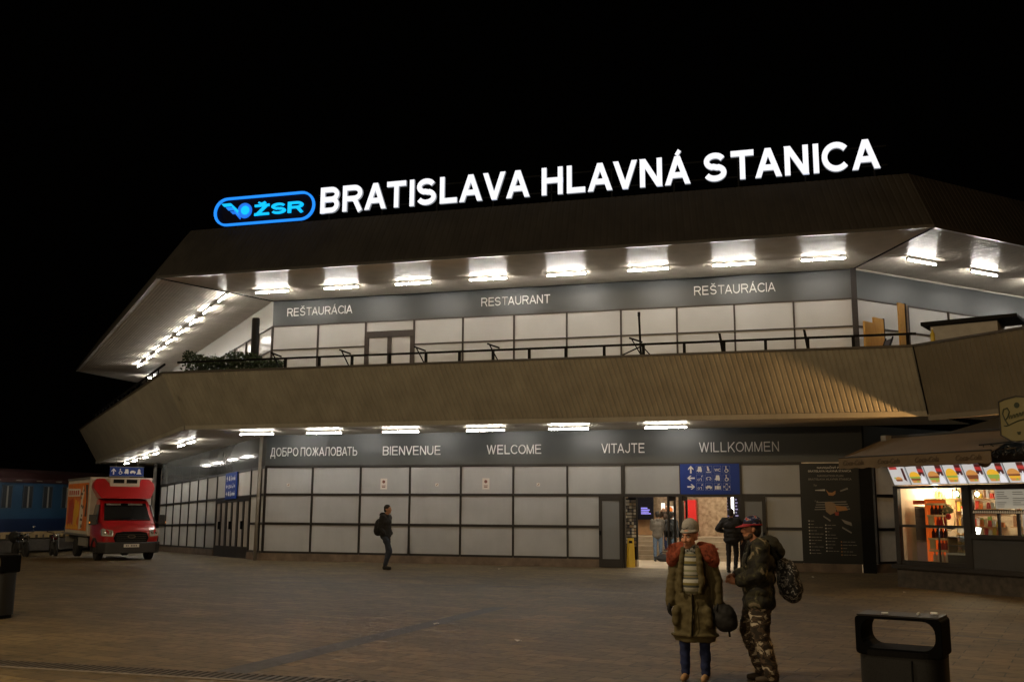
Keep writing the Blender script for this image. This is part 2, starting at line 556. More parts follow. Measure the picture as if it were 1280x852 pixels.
def stroke_letter(mb, c, x, wd, t, P, depth, m, m2=None):
    """P maps (x, y up, d) to a point; d runs from the front face back"""
    k = 0
    for kind, g in _glyph(c)[1]:
        d0 = -k*.0012
        k += 1
        if kind == 'd':
            u0, v0, u1, v1 = g[:4]
            X0, X1 = x+t/2+(wd-t)*u0, x+t/2+(wd-t)*u1
            h = t/2*math.hypot(X1-X0, v1-v0)/abs(v1-v0)
            X0 += (h-t/2)*(1 if u0 < .01 else -1 if u0 > .99 else 0) if c in 'AÁVW' else 0
            q = [(X0-h, v0), (X0+h, v0), (X1+h, v1), (X1-h, v1)]
            vs = [P(a, b, d) for d in (d0, depth) for a, b in q]
            mb.add(vs, [(0, 1, 2, 3)], m)
            mb.add(vs, [(7, 6, 5, 4), (0, 1, 5, 4), (1, 2, 6, 5), (2, 3, 7, 6), (3, 0, 4, 7)], m2 or m)
            continue
        pts = [Vector((x+t/2+(wd-t)*u if wd > t else x+t/2, (t/2+(1-t)*v) if 0 <= v <= 1 else (v-t*.35 if v > 1 else v))) for u, v in g]
        if kind == 'p' and c == 'I': pts = [Vector((x+t/2, t/2)), Vector((x+t/2, 1-t/2))]
        tt = t if all(v <= 1.01 for u, v in g) else t*.72
        closed = kind == 'c'
        n = len(pts)
        Ls, Rs = [], []
        for i in range(n):
            a = pts[i-1] if (closed or i) else None
            b = pts[(i+1) % n] if (closed or i < n-1) else None
            d1 = (pts[i]-a).normalized() if a is not None else (b-pts[i]).normalized()
            d2 = (b-pts[i]).normalized() if b is not None else d1
            n1, n2 = Vector((-d1.y, d1.x)), Vector((-d2.y, d2.x))
            nn = (n1+n2)
            nn = nn/max(.35, (1+n1.dot(n2)))
            p = pts[i].copy()
            flat = abs(d1.x) < .05 or abs(d1.y) < .05
            if a is None and flat: p -= d1*tt/2
            if b is None and flat: p += d2*tt/2
            Ls.append(p+nn*tt/2); Rs.append(p-nn*tt/2)
        vs = [P(q.x, q.y, d) for d in (d0, depth) for q in Ls+Rs]
        N = 2*n
        rng = range(n if closed else n-1)
        mb.add(vs, [(i, (i+1) % n, n+(i+1) % n, n+i) for i in rng], m)
        sides = []
        for i in rng:
            j = (i+1) % n
            sides += [(i, N+i, N+j, j), (n+i, n+j, N+n+j, N+n+i), (N+i, N+n+i, N+n+j, N+j)]
        if not closed:
            sides += [(0, n, N+n, N), (n-1, N+n-1, N+2*n-1, 2*n-1)]
        mb.add(vs, sides, m2 or m)
def stroke_text(mb, body, s0, s1, z0, h, wpos, m, t=.1, depth=.012):
    out, W = layout(body, t)
    k = (s1-s0)/W
    for c, x, wd in out:
        stroke_letter(mb, c, x, wd, t, lambda a, b, d: (s0+a*k, wpos+d, z0+b*h), depth, m)
    return mb

# frames: (s along the wall to the right, w into the building, z up)
def frame(o, t, dz=None):
    ox, oy = o
    tx, ty = t
    ix, iy = -ty, tx
    def F(s, w, z):
        return (ox+tx*s+ix*w, oy+ty*s+iy*w, z+(dz(s, z) if dz else 0))
    return F
SIDE = 19.8
shl = lambda s: max(0, min(1.2, -s/SIDE))
F_FRONT = frame((0, 0), (1, 0))
F_LEFT = frame((0, 0), (R2, -R2), lambda s, z: -.3*shl(s))
F_LEFTLOW = frame((0, 0), (R2, -R2), lambda s, z: -(.45-.03*max(0, min(z, 4.3)))*shl(s))
F_BACK = frame((-14, 14), (0, -1), lambda s, z: -.3)
F_RIGHT = frame((SIDE, 0), (R2, R2))
F_RBACK = frame((SIDE+14, 14), (0, 1))
def ground(x, y):
    return -.45*max(0, min(1.3, (y-x)/28))

# ------------------------------------------------------------------ ground
mb = MB()
xs = [-300, -120, -60, -40]+[-30+2*i for i in range(36)]+[60, 120, 300]
ys = [-300, -120, -60]+[-50+2*i for i in range(56)]+[90, 150, 300]
vs = [(x, y, ground(x, y)) for y in ys for x in xs]
nx = len(xs)
mb.add(vs, [(j*nx+i, j*nx+i+1, (j+1)*nx+i+1, (j+1)*nx+i) for j in range(len(ys)-1) for i in range(nx-1)])
tag(mb.build("plaza_ground", M_PAVE, smooth=True, recalc=False), kind='structure')
mb = MB()
mb.add([(11.5, -21.28, .004), (11.92, -21.28, .004), (12.62, -13.2, .004), (12.3, -13.2, .004)], [(0, 1, 2, 3)])
tag(mb.build("paving_strip", M_STRIP, recalc=False), kind='structure')
mb = MB()
mb.add([(16.9, -13.15, .004), (24, -17.35, .004), (24, -17.47, .004), (16.9, -13.25, .004)], [(0, 3, 2, 1)])
mb.add([(5, -9.0, .004), (12, -8.2, .004), (12, -8.35, .004), (5, -9.12, .004)], [(0, 3, 2, 1)])
tag(mb.build("gutter_line", M_STRIP, recalc=False), kind='structure')
dr = empty("drain_channel", (8, -21.5, 0), 0, "long slotted iron drain grating set flush across the paving in front", "drain")
MB().box((-4, -.27, -.02), (6.2, -.19, .012)).build("edge_rail", mat("edge_concrete", (.16, .13, .1), .7, noise=.3, nscale=8), dr)
MB().box((-4, .17, -.02), (6.2, .2, .008)).build("edge_rail", M_IRON, dr)
g = MB()
for i in range(102):
    x = -4+i*.1
    g.box((x, -.19, -.02), (x+.052, .17, .008))
g.build("grating", M_IRON, dr)
MB().add([(-4, -.19, .004), (6.2, -.19, .004), (6.2, .17, .004), (-4, .17, .004)], [(0, 1, 2, 3)]).build("channel_bed", mat("drain_dark", (.008, .008, .008), .9), dr, recalc=False)

# ------------------------------------------------------------------ station building
st = empty("railway_station", (0, 0, 0), 0, "long two storey railway station with ribbed beige balcony and lit white wall panels", "station")
TAN = math.tan(math.pi/8)
def ribbed(fr, sL, sR, wz0, wz1, pitch, name, m, amp=.025, ribs=True):
    """sloping cladding between line wz0 (w,z) and line wz1; sL/sR give the ends at each w"""
    (w0, z0), (w1, z1) = wz0, wz1
    L0, R0, L1, R1 = sL(w0), sR(w0), sL(w1), sR(w1)
    n = max(1, int((R0-L0)/pitch)) if ribs else 1
    mb = MB(fr)
    dw, dz = w1-w0, z1-z0
    ln = math.hypot(dw, dz)
    nw, nz = -dz/ln, dw/ln             # outward normal in (w,z)
    if nw > 0: nw, nz = -nw, -nz
    prof = [(0, 0), (.62, 0), (.72, 1), (.9, 1), (1, 0)] if ribs else [(0, 0), (1, 0)]
    us = []
    for i in range(n):
        for a, h in prof[:-1] if i < n-1 else prof:
            us.append(((i+a)/n, h))
    vs = []
    for u, h in us:
        q = -amp*h
        vs.append((L0+(R0-L0)*u, w0+nw*q, z0+nz*q))
        vs.append((L1+(R1-L1)*u, w1+nw*q, z1+nz*q))
    mb.add(vs, [(2*i, 2*i+2, 2*i+3, 2*i+1) for i in range(len(us)-1)])
    return mb.build(name, m, st, recalc=False)
def soffit(fr, sL, sR, w0, w1, z, name, m, step=.11, amp=.0035):
    mb = MB(fr)
    n = int(abs(w1-w0)/(step/6))
    vs = []
    for i in range(n+1):
        w = w0+(w1-w0)*i/n
        ph = ((w/step) % 1)
        zz = z+amp*math.cos(2*math.pi*ph)
        if ph < .17: zz += .006
        vs += [(sL(w), w, zz), (sR(w), w, zz)]
    mb.add(vs, [(2*i, 2*i+1, 2*i+3, 2*i+2) for i in range(n)])
    return mb.build(name, m, st, smooth=True, recalc=False)
cvL = lambda w: -max(0, -w)*TAN
cvR = lambda w: SIDE+max(0, -w)*TAN
lfL = lambda w: -SIDE-max(0, -w)*TAN
lfR = lambda w: max(0, -w)*TAN
EDGE, ZE, TOPW, ZT = -4.35, 9.12, -3.3, 10.95
BW, BZ, TW, TZ = -3.1, 4.3, -4.0, 6.05
for nm, fr, a, b in (("F", F_FRONT, cvL, cvR), ("L", F_LEFT, lfL, lfR), ("B", F_BACK, lfL, lfR), ("R", F_RIGHT, cvL, cvR), ("Q", F_RBACK, cvL, cvR)):
    ribbed(fr, a, b, (EDGE, ZE+.06), (TOPW, ZT), .2, "roof_fascia", M_ROOF, .009)
    soffit(fr, a, b, EDGE+.14, -.001, ZE, "roof_soffit", M_SOFF if nm in "FR" else mat("soffit_weathered", (.75, .68, .57), .52, spec=.5, noise=.08, nscale=2))  # side boards are the same, only rougher to mute the tube reflections
    # bright lip at the outer edge
    q = MB(fr)
    vs = [(a(EDGE), EDGE-.01, ZE+.06), (b(EDGE), EDGE-.01, ZE+.06), (b(EDGE), EDGE-.01, ZE-.03), (a(EDGE), EDGE-.01, ZE-.03),
          (a(EDGE+.14), EDGE+.14, ZE-.005), (b(EDGE+.14), EDGE+.14, ZE-.005)]
    q.add(vs, [(0, 3, 2, 1)], M_ROOF)
    q.add(vs, [(3, 4, 5, 2)], M_LIP)
    q.build("roof_lip", M_LIP, st, recalc=False)
    q = MB(fr)
    q.add([(a(TOPW), TOPW, ZT), (b(TOPW), TOPW, ZT), (SIDE if a is cvL else 0, 6, ZT+.05), (0 if a is cvL else -SIDE, 6, ZT+.05)], [(0, 1, 2, 3)])
    q.build("roof_deck", mat("roof_felt", (.03, .028, .026), .8), st, recalc=False)
for x0, x1 in ((F_FRONT(cvL(EDGE), EDGE, ZE-.018), F_FRONT(0, 0, ZE-.01)), (F_FRONT(cvR(EDGE), EDGE, ZE-.018), F_FRONT(SIDE, 0, ZE-.01))):
    MB().tube([x0, x1], .022, 4).build("soffit_seam", M_BLACK, st)
# balcony ring
for fr, a, b in ((F_FRONT, cvL, lambda w: 20.93+(w-TW)*.47), (F_LEFT, lfL, lfR), (F_BACK, lfL, lfR)):
    rib = fr is F_FRONT
    ribbed(fr, a, b, (BW, BZ+.12), (TW, TZ), .15, "balcony_fascia", M_FASC, .018, rib)
    soffit(fr, a, b, BW+.001, -.001, BZ, "balcony_soffit", M_SOFFL, .25, .001)
    q = MB(fr)
    q.add([(a(BW), BW-.03, BZ+.12), (b(BW), BW-.03, BZ+.12), (b(BW), BW-.03, BZ-.02), (a(BW), BW-.03, BZ-.02), (a(BW), BW+.05, BZ-.02), (b(BW), BW+.05, BZ-.02)], [(0, 3, 2, 1), (3, 4, 5, 2)])
    q.build("fascia_drip", M_FASC, st, recalc=False)
    q = MB(fr)
    q.add([(a(TW), TW-.02, TZ-.03), (b(TW), TW-.02, TZ-.03), (b(TW), TW-.02, TZ+.03), (a(TW), TW-.02, TZ+.03),
           (b(TW), TW+.2, TZ+.03), (a(TW), TW+.2, TZ+.03), (b(TW), TW+.6, 5.2), (a(TW+.6), TW+.6, 5.2), (b(TW), 0, 5.2), (a(0), 0, 5.2)],
          [(0, 1, 2, 3), (3, 2, 4, 5), (5, 4, 6, 7), (7, 6, 8, 9)])
    q.build("balcony_parapet", mat("parapet_metal", (.05, .042, .034), .5), st, recalc=False)
# wing that comes forward on the right
F_WING = frame((20.93, -4.0), (R2, -R2))
ribbed(F_WING, lambda w: -.37*w/.9, lambda w: 10, (.92, BZ), (0, TZ), .145, "balcony_fascia", mat("wing_cladding", (.17, .15, .115), .6, noise=.15, nscale=1.2), .012)
q = MB(F_WING)
q.add([(-.37, .9, BZ-.012), (10, .9, BZ-.012), (10, 9, BZ-.012), (-.37, 9, BZ-.012)], [(0, 1, 2, 3)])
q.build("balcony_soffit", M_SOFFL, st, recalc=False)
q = MB(F_WING)
q.add([(0, -.02, TZ-.03), (10, -.02, TZ-.03), (10, -.02, TZ+.03), (0, -.02, TZ+.03), (10, .2, TZ+.03), (-.1, .2, TZ+.03), (10, .6, 5.2), (-.2, .6, 5.2), (10, 9, 5.2), (-3, 9, 5.2)],
      [(0, 1, 2, 3), (3, 2, 4, 5), (5, 4, 6, 7), (7, 6, 8, 9)])
q.build("balcony_parapet", MATS["parapet_metal"], st, recalc=False)
MB(F_WING).box((-.36, .9, BZ-.13), (10, .93, BZ+.01)).build("fascia_drip", MATS["wing_cladding"], st)  # skirt added to hide the flood-lit strip of soffit behind it
MB().tube([F_WING(0.02, -.01, TZ), F_WING(-.36, .9, BZ)], .018, 5).build("corner_seam", M_BLACK, st)

# walls -----------------------------------------------------------
R0, R1, R2z, R3 = 3.195, 2.24, 1.25, .275
def facade(fr, cols, rows, skip, fm, pm, mull=.03, tr=.042, deep=.05, s_end=None, pname="cladding_panel", plinth=True):
    """frame of mullions and transoms with one panel object per bay"""
    f = MB(fr)
    for c in cols:
        zb = min(rows)
        f.box((c-mull, -deep, zb-.02), (c+mull, .06, max(rows)+tr+.002))
    for i in range(len(cols)-1):
        for j, z in enumerate(rows):
            if (i, j) in skip.get('tr', ()): continue
            f.box((cols[i]+mull, -deep+.012, z-tr), (cols[i+1]-mull, .05, z+tr))
    wall = f.build("facade_wall", fm, st)
    for i in range(len(cols)-1):
        for j in range(len(rows)-1):
            if (i, j) in skip['p']: continue
            p = MB(fr)
            p.box((cols[i]+mull-.005, .0, rows[j+1]+tr-.005), (cols[i+1]-mull+.005, .03, rows[j]-tr+.005))
            p.build(pname, pm, wall)
    return wall
# lower front
cols = [1.8*i for i in range(11)]
wl = facade(F_FRONT, cols, [R0, R1, R2z, R3], {'p': {(7, 1), (7, 2), (8, 1), (8, 2), (8, 0)}, 'tr': {(7, 2), (8, 2), (7, 3), (8, 3)}}, M_FRAME, M_PANEL)
for x in (12.6, 16.2):
    MB(F_FRONT).box((x-.06, -.055, 0), (x+.06, .1, R0-.04)).build("door_jamb", M_FRAME, st)
for a, b in ((-.1, 12.52), (16.3, 19.62)):
    MB(F_FRONT).box((a, -.09, -.02), (b, .08, R3-.03)).build("plinth", M_PLINTH, st)
q = MB(F_FRONT)
q.box((-.02, -.03, R0+.03), (SIDE, .05, 4.31))
bd = q.build("sign_band", M_BAND, st)
def band_text(parent, fr, items, z, h, w, m=M_LETTER, off=0):
    for body, a, b in items:
        stroke_text(MB(fr), body, a, b, z, h, w, m, .115, .02).build("lettering", m, parent)
band_text(bd, F_FRONT, [("ДОБРО ПОЖАЛОВАТЬ", .15, 3.45), ("BIENVENUE", 4.4, 6.47), ("WELCOME", 8.09, 9.94), ("VITAJTE", 11.92, 13.3), ("WILLKOMMEN", 15.0, 17.4)], 3.56, .3, -.05)
# lower left
lcols = [-19.8+1.8*i for i in range(8)]+[-1.9, -.55, -.06]
wl2 = facade(F_LEFTLOW, lcols, [R0, R1, R2z, R3], {'p': {(7, 1), (7, 2)}, 'tr': {(7, 2), (7, 3)}}, M_FRAME, vary(mat("milky_panel_dim", (.55, .55, .53), .5, spec=.4, noise=.12, nscale=.7), .08))  # lighter base paints in the lamp light this wall lacks
for a, b, z in ((-19.9, -7.26, -.3), (-1.84, -.02, -.05)):
    MB(F_LEFTLOW).box((a, -.09, z), (b, .08, R3-.03)).build("plinth", M_PLINTH, st)
q = MB(F_LEFTLOW)
q.box((-19.82, -.03, R0+.03), (-.04, .05, 4.33))
for i in range(8):
    q.box((-19.8+1.8*i-.008, -.034, R0+.05), (-19.8+1.8*i+.008, .02, 4.3))
q.build("sign_band", mat("grey_band_gloss", (.13, .13, .122), .07, spec=.45, noise=.1, nscale=.7), st)
MB().box((-14.2, 14.2, -.5), (-13.9, 33, 4.2)).build("facade_wall", M_PLINTH, st)
MB().box((-14.1, 14.1, 5.2), (-13.9, 33, 8.8)).build("facade_wall", M_BAND, st)
# lower right
RC = [0.42, 1.7, 3.5, 5.3, 7.1]
facade(F_RIGHT, RC, [R0, R1, R2z, R3], {'p': set()}, M_FRAME, mat("milky_panel_pale", (.62, .62, .62), .4, noise=.06))  # base colour raised to stand in for light falling on these panels
MB(F_RIGHT).box((.2, -.09, -.02), (8, .08, R3-.03)).build("plinth", M_PLINTH, st)
MB(F_RIGHT).box((.05, -.03, R0+.03), (12, .05, 4.3)).build("sign_band", M_BAND, st)
MB().box((19.66, -.16, 0), (20.02, .16, R0+.05)).build("corner_pillar", M_BLACK, st)
# upper front
B0, B1, BM = 8.19, 9.115, 7.33
ucols = [1.8*i for i in range(12)]
ucols[2], ucols[3] = 3.63, 5.43
facade(F_FRONT, ucols, [B0, BM, 5.25], {'p': {(2, 0), (2, 1)}, 'tr': {(2, 1)}}, M_UFRAME, vary(mat("milky_panel_warm", (.56, .55, .53), .42, spec=.4, noise=.06, nscale=.8), .05), .028, .022)
q = MB(F_FRONT)
q.box((0, -.03, B0+.022), (SIDE, .05, B1))
ub = q.build("sign_band", M_BAND, st)
band_text(ub, F_FRONT, [("REŠTAURÁCIA", .57, 3.1), ("RESTAURANT", 7.85, 10.24), ("REŠTAURÁCIA", 14.97, 17.48)], 8.53, .29, -.05)
# upper double door
d = MB(F_FRONT)
d.box((3.66, -.05, 7.72), (5.4, .05, 7.84)).box((3.66, -.05, 5.25), (3.76, .05, 7.72)).box((5.3, -.05, 5.25), (5.4, .05, 7.72)).box((4.46, -.05, 5.25), (4.6, .05, 7.72))
d.box((3.76, -.05, 7.62), (5.3, .04, 7.72))
do = d.build("balcony_door", M_UFRAME, st)
for a, b, z0, z1 in ((3.76, 4.46, 5.25, 7.62), (4.6, 5.3, 5.25, 7.62), (3.66, 5.4, 7.84, B0-.02)):
    MB(F_FRONT).box((a, .0, z0), (b, .03, z1)).build("door_panel", MATS["milky_panel_warm"], do)
# upper left and right
facade(F_LEFT, [-19.8+1.8*i for i in range(12)], [B0, BM, 5.25], {'p': set()}, M_UFRAME, mat("milky_panel_gloss", (.5, .47, .42), .16, spec=.6, noise=.06), .028, .022)
MB(F_LEFT).box((-SIDE, -.03, B0+.022), (0, .05, B1+.03)).build("sign_band", mat("grey_band_left", (.4, .38, .34), .3), st)
facade(F_RIGHT, [0]+[.4+1.95*i for i in range(1, 9)], [B0, BM, 5.25], {'p': set()}, M_UFRAME, MATS["milky_panel_warm"], .028, .022)
MB(F_RIGHT).box((0, -.03, B0+.022), (17, .05, B1)).build("sign_band", M_BAND, st)
MB(F_RIGHT).tube([(0, -.05, B1-.02), (17, -.05, B1-.02)], .03, 6).build("cable_trunking", M_LIP, st)
MB().box((SIDE-.09, -.1, 5.2), (SIDE+.08, .1, B1)).build("corner_post", M_FRAME, st)
# sagging cable on the upper band
pts = []
for i in range(61):
    x = i*SIDE/60
    pts.append((x, -.06, B1-.01-.035*abs(math.sin(x*.75))*(.4+.6*math.sin(x*.31)**2)))
MB().tube(pts, .012, 5).build("sagging_cable", M_BLACK, st)
# pipes at the corners
MB().tube([(-.22, -.16, 0), (-.16, -.16, 4.3)], .06, 10).build("downpipe", M_PIPE, st, smooth=True)
a, b = F_LEFTLOW(-20.1, -.3, 0), F_LEFTLOW(-20.1, -.3, 4.3)
MB().tube([(a[0], a[1], -.5), b], .09, 10).build("support_post", M_PIPE, st, smooth=True)

# hall doors: three double leaves on the left wall
for k in range(3):
    s0 = -7.2+k*1.767
    s1 = s0+1.767
    d = MB(F_LEFTLOW)
    d.box((s0+.005, -.045, .0), (s1-.005, .045, .42))
    for a, b in ((s0+.005, s0+.14), (s0+.78, s0+.99), (s1-.14, s1-.005)):
        d.box((a, -.045, .42), (b, .045, R1-.17))
    d.box((s0+.005, -.045, R1-.17), (s1-.005, .045, R1-.03))
    o = d.build("entrance_door", M_FRAME, st)
    for a, b in ((s0+.14, s0+.78), (s0+.99, s1-.14)):
        MB(F_LEFTLOW).box((a, -.01, .42), (b, .01, R1-.17)).build("door_glass", mat("door_milk", (.4, .37, .33), .3), o)
    MB(F_LEFTLOW).box((s0+.82, -.12, 1.05), (s0+.95, -.046, 1.35)).build("handle", M_BLACK, o)

# main entrance: leaves folded back against the wall and the post between the two openings
def leaf(s0, s1, w, glass=M_FROST, hs=None):
    d = MB(F_FRONT)
    t = .11
    d.box((s0, w, .02), (s1, w+.05, .27)).box((s0, w, 2.06), (s1, w+.05, 2.2)).box((s0, w, .27), (s0+t, w+.05, 2.06)).box((s1-t, w, .27), (s1, w+.05, 2.06))
    o = d.build("entrance_door", M_FRAME, st)
    MB(F_FRONT).box((s0+t, w+.02, .27), (s1-t, w+.03, 2.06)).build("door_glass", glass, o)
    x = s0+.02 if hs is None else hs
    MB(F_FRONT).box((x, w-.07, 1.0), (x+.05, w, 1.14)).build("handle", M_BLACK, o)
leaf(11.84, 12.6, -.17)
leaf(16.22, 16.95, -.17, hs=16.85)
# leaves standing open, seen edge on, beside the middle post
MB().box((14.33, -.08, 0), (14.47, .12, R1)).build("door_post", M_FRAME, st)
for x0, yaw in ((14.22, -.16), (14.58, -.12)):
    o = MB().box((-.025, -.8, .02), (.025, 0, .27)).box((-.025, -.8, 2.06), (.025, 0, 2.2)).box((-.025, -.8, .27), (.025, -.69, 2.06)).box((-.025, -.11, .27), (.025, 0, 2.06)).build("entrance_door", M_FRAME, st)
    o.location = (x0, -.02, 0)
    o.rotation_euler = (0, 0, yaw)
    MB().box((-.005, -.69, .27), (.005, -.11, 2.06)).build("door_glass", M_GLASS, o)
    MB().box((-.09, -.76, .98), (.09, -.7, 1.16)).build("handle", M_BLACK, o)
MB(F_FRONT).box((12.66, -.06, 2.18), (16.14, .06, R1-.03)).build("door_head", M_FRAME, st)

# hall behind the doors
M_STONE = ramp_mat("hall_stone", [(.3, (.22, .15, .09)), (.5, (.34, .25, .16)), (.7, (.46, .35, .24))], 9, detail=8, const=False, rough=.4)
M_FLOOR = mat("hall_floor", (.6, .52, .42), .25, noise=.1, nscale=2)
M_STEP = mat("hall_step", (.33, .27, .2), .5, noise=.15, nscale=4)
MB().add([(10, .05, .004), (20, .05, .004), (20, 9, .004), (10, 9, .004)], [(0, 1, 2, 3)]).build("hall_floor", M_FLOOR, st, recalc=False)
q = MB()
for i in range(5):
    q.box((10, 4.95+.3*i, 0), (20, 9, .16*(i+1)))
    q.box((10, 4.935+.3*i, .16*(i+1)-.035), (20, 4.98+.3*i, .16*(i+1)+.003))
q.build("hall_stairs", M_STEP, st)
MB().box((10, 8, .8), (12.7, 8.2, 1.5)).build("hall_panelling", mat("oak_panel", (.3, .17, .08), .45, noise=.3, nscale=2), st)
MB().box((10, 8.21, 0), (20, 8.4, 4)).box((14.25, 7.4, .8), (15.3, 8.2, 4)).build("hall_wall", M_STONE, st)
MB().box((9.9, .1, 0), (10, 8.4, 4)).box((20, .4, 0), (20.1, 8.4, 4)).box((9.9, .1, 3.4), (20.1, 8.4, 3.5)).build("hall_wall", mat("hall_plaster", (.5, .44, .36), .7), st)

# railing on the balcony
rail = MB()
YR = -3.85
rail.box((-1.2, YR-.025, 6.36), (21.05, YR+.025, 6.42))
rl = rail.build("balcony_railing", M_BLACK, st)
post = None
for x in (2.67, 3.83, 4.93, 6.17, 7.34, 8.4, 9.44, 10.54, 11.63, 12.75, 13.87, 15.01, 16.1, 17.21, 18.32, 19.48, 20.84):
    if post is None:
        post = MB().box((-.04, -.03, 6.02), (.04, .03, 6.36)).build("railing_post", M_BLACK, rl)
        o = post
    else:
        o = post.copy()
        sc.collection.objects.link(o)
        o.parent = rl
    o.location = (x, YR, 0)
for x, k in ((2.3, 1), (4.65, 1), (7.1, 1), (9.4, .7), (13.6, 1)):
    b = MB()
    b.tube([(x-.12, YR-.06, 6.58), (x+.25, YR-.06, 6.44)], .035, 4).tube([(x-.05, YR-.06, 6.54), (x+.22, YR-.06, 6.05)], .022, 4)
    b.build("railing_bracket", M_BLACK, rl)
for x in (16.05, 18.3):
    MB().hexa([(x-.02, YR-.06, 6.05), (x+.06, YR-.06, 6.05), (x+.06, YR-.03, 6.05), (x-.02, YR-.03, 6.05), (x-.1, YR-.06, 6.62), (x-.03, YR-.06, 6.6), (x-.03, YR-.03, 6.6), (x-.1, YR-.03, 6.62)]).build("railing_bracket", M_BLACK, rl)
MB(F_LEFT).box((-17, YR-.025, 6.36), (1.2, YR+.025, 6.42)).build("railing_bar", M_BLACK, rl)
for i in range(15):
    MB(F_LEFT).box((-16+1.15*i-.03, YR-.02, 6.03), (-16+1.15*i+.03, YR+.02, 6.36)).build("railing_post", M_BLACK, rl)

# ------------------------------------------------------------------ fluorescent lamps
def make_lamp():
    e = empty("fluorescent_lamp", (0, 0, 0))
    MB().box((-.64, -.03, -.08), (.64, .03, -.04)).build("housing", M_HOUS, e)
    for a in (-.64, .61):
        MB().box((a, -.02, -.128), (a+.03, .02, -.08)).build("end_cap", M_HOUS, e)
    for a in (-.5, .47):
        MB().box((a, -.01, -.04), (a+.03, .01, .02)).build("stem", M_HOUS, e)
    MB().cyl((-.61, 0, -.112), (.61, 0, -.112), .021, n=10).build("tube", M_TUBE, e, smooth='auto')
    return e
LP = make_lamp()
first = [True]
def put_lamp(p, rz, label, group):
    e = LP if first[0] else copy_tree(LP)
    first[0] = False
    e.location = p
    e.rotation_euler = (0, 0, rz)
    tag(e, label, "lamp", group)
    return e
WORDS = ["first", "second", "third", "fourth", "fifth", "sixth", "seventh", "eighth"]
for i in range(8):
    put_lamp((.99+2.556*i, -1.9, ZE), 0, "lit tube lamp under the front roof eave, %s from the left corner" % WORDS[i], "lamps under the front eave")
for i, x in enumerate((.71, 3.16, 5.83, 8.65, 11.29, 14.22)):
    put_lamp((x, -2.0, BZ+.0), 0, "lit tube lamp under the balcony, %s" % ["above the word in Cyrillic at its start", "above the end of the Cyrillic word", "above BIENVENUE", "above WELCOME", "left of VITAJTE", "right of VITAJTE"][i], "lamps under the front balcony")
for i, s in enumerate((.1, -2.3, -4.75, -7.2, -9.65, -12.1, -14.6, -17.2)):
    p = F_LEFT(s, -1.85, ZE)
    put_lamp(p, -math.pi/4, "lit tube lamp in the slanting left eave row, %s counted from the front corner" % WORDS[i], "lamps in the left eave row")
put_lamp(F_BACK(-1.2, -1.8, ZE-.01), math.pi/2, "lit tube lamp beyond the far end of the left eave row", "lamps in the left eave row")
for i, s in enumerate((.75, 3.6, 6.3, 9, 11.6)):
    put_lamp(F_RIGHT(s, -1.9, ZE), math.pi/4, "lit tube lamp under the right eave, %s beyond the roof corner" % WORDS[i], "lamps in the right eave row")
for i, s in enumerate((-2.95, -4.85, -10.2, -12.8, -15.8, -18.3)):
    put_lamp(F_LEFT(s, -2.0, BZ), -math.pi/4, "lit tube lamp under the left balcony, %s from the front corner" % WORDS[i], "lamps under the left balcony")
# hall ceiling lights
HL = empty("ceiling_light")
MB().box((-.62, -.32, -.06), (.62, .32, 0)).build("frame", M_HOUS, HL)
MB().box((-.58, -.28, -.075), (.58, .28, -.061)).build("diffuser", mat("hall_light", (1, 1, 1), emit=(1, .86, .64), es=23), HL)
for i, (x, y) in enumerate(((12.2, 2.2), (14.4, 2.2), (16.6, 2.2), (12.2, 5.5), (14.4, 5.5), (16.6, 5.5))):
    o = HL if i == 0 else copy_tree(HL)
    o.location = (x, y, 3.4)
    tag(o, "warm square ceiling light inside the station hall behind the doors", "lamp", "hall ceiling lights")
# lamp behind the kiosk that lights the end of the balcony
pl = empty("flood_lamp", (23.85, -4.47, 3.72), 0, "warm flood lamp on a stalk behind the kiosk aimed at the end of the balcony", "lamp")
pd = Vector((19.3, -3.9, 4.9))-Vector((23.85, -4.47, 3.72))
pq = pd.to_track_quat('Y', 'Z').to_matrix()
MB(lambda x, y, z: pq @ Vector((x, y, z))).box((-.14, -.16, -.1), (.14, -.02, .1)).build("housing", M_BLACK, pl, bevel=.01)
MB(lambda x, y, z: pq @ Vector((x, y, z))).box((-.12, -.018, -.08), (.12, -.01, .08)).build("lens", mat("warm_lens", (1, .8, .5), emit=(1, .55, .2), es=6), pl)
MB().cyl((0, 0, -.1), (.0, .02, -.67), .03, n=8).build("stalk", M_BLACK, pl)
lo = lamp("flood_light", (0, 0, .0), 1500, (1, .52, .17), .05, 'SPOT', None, 50)
lo.rotation_euler = pd.to_track_quat('-Z', 'Y').to_euler()
lo.parent = pl

# ------------------------------------------------------------------ rooftop sign
SY = -2.95
sg = empty("rooftop_sign", (0, SY, 11.29), 0, "row of glowing white capital letters spelling the station name on the roof edge", "sign")
TXT = "BRATISLAVA HLAVNÁ STANICA"
S0, S1, HCAP = 3.2, 20.5, .875
letters, WID = layout(TXT, .198)
kx = (S1-S0)/WID
for ch, x, wd in letters:
    q = MB()
    stroke_letter(q, ch, x, wd, .198, lambda a, b, d: (S0+a*kx, d, b*HCAP), .09, M_SIGNW, M_SIGNE)
    q.build("letter", None, sg, recalc=False)
q = MB()
for z in (.12, .68):
    q.box((3.0, .2, z), (20.7, .25, z+.05))
for i in range(10):
    x = 3.4+i*1.88
    q.box((x, .2, -.4), (x+.05, .25, .7))
    q.box((x+.012, .17, .1), (x+.03, .2, .15))
q.build("sign_frame", M_BLACK, sg)
em = empty("emblem_sign", (1.14, SY, 11.6), 0, "blue neon oval sign with winged wheel and letters ŽSR left of the station name", "sign")
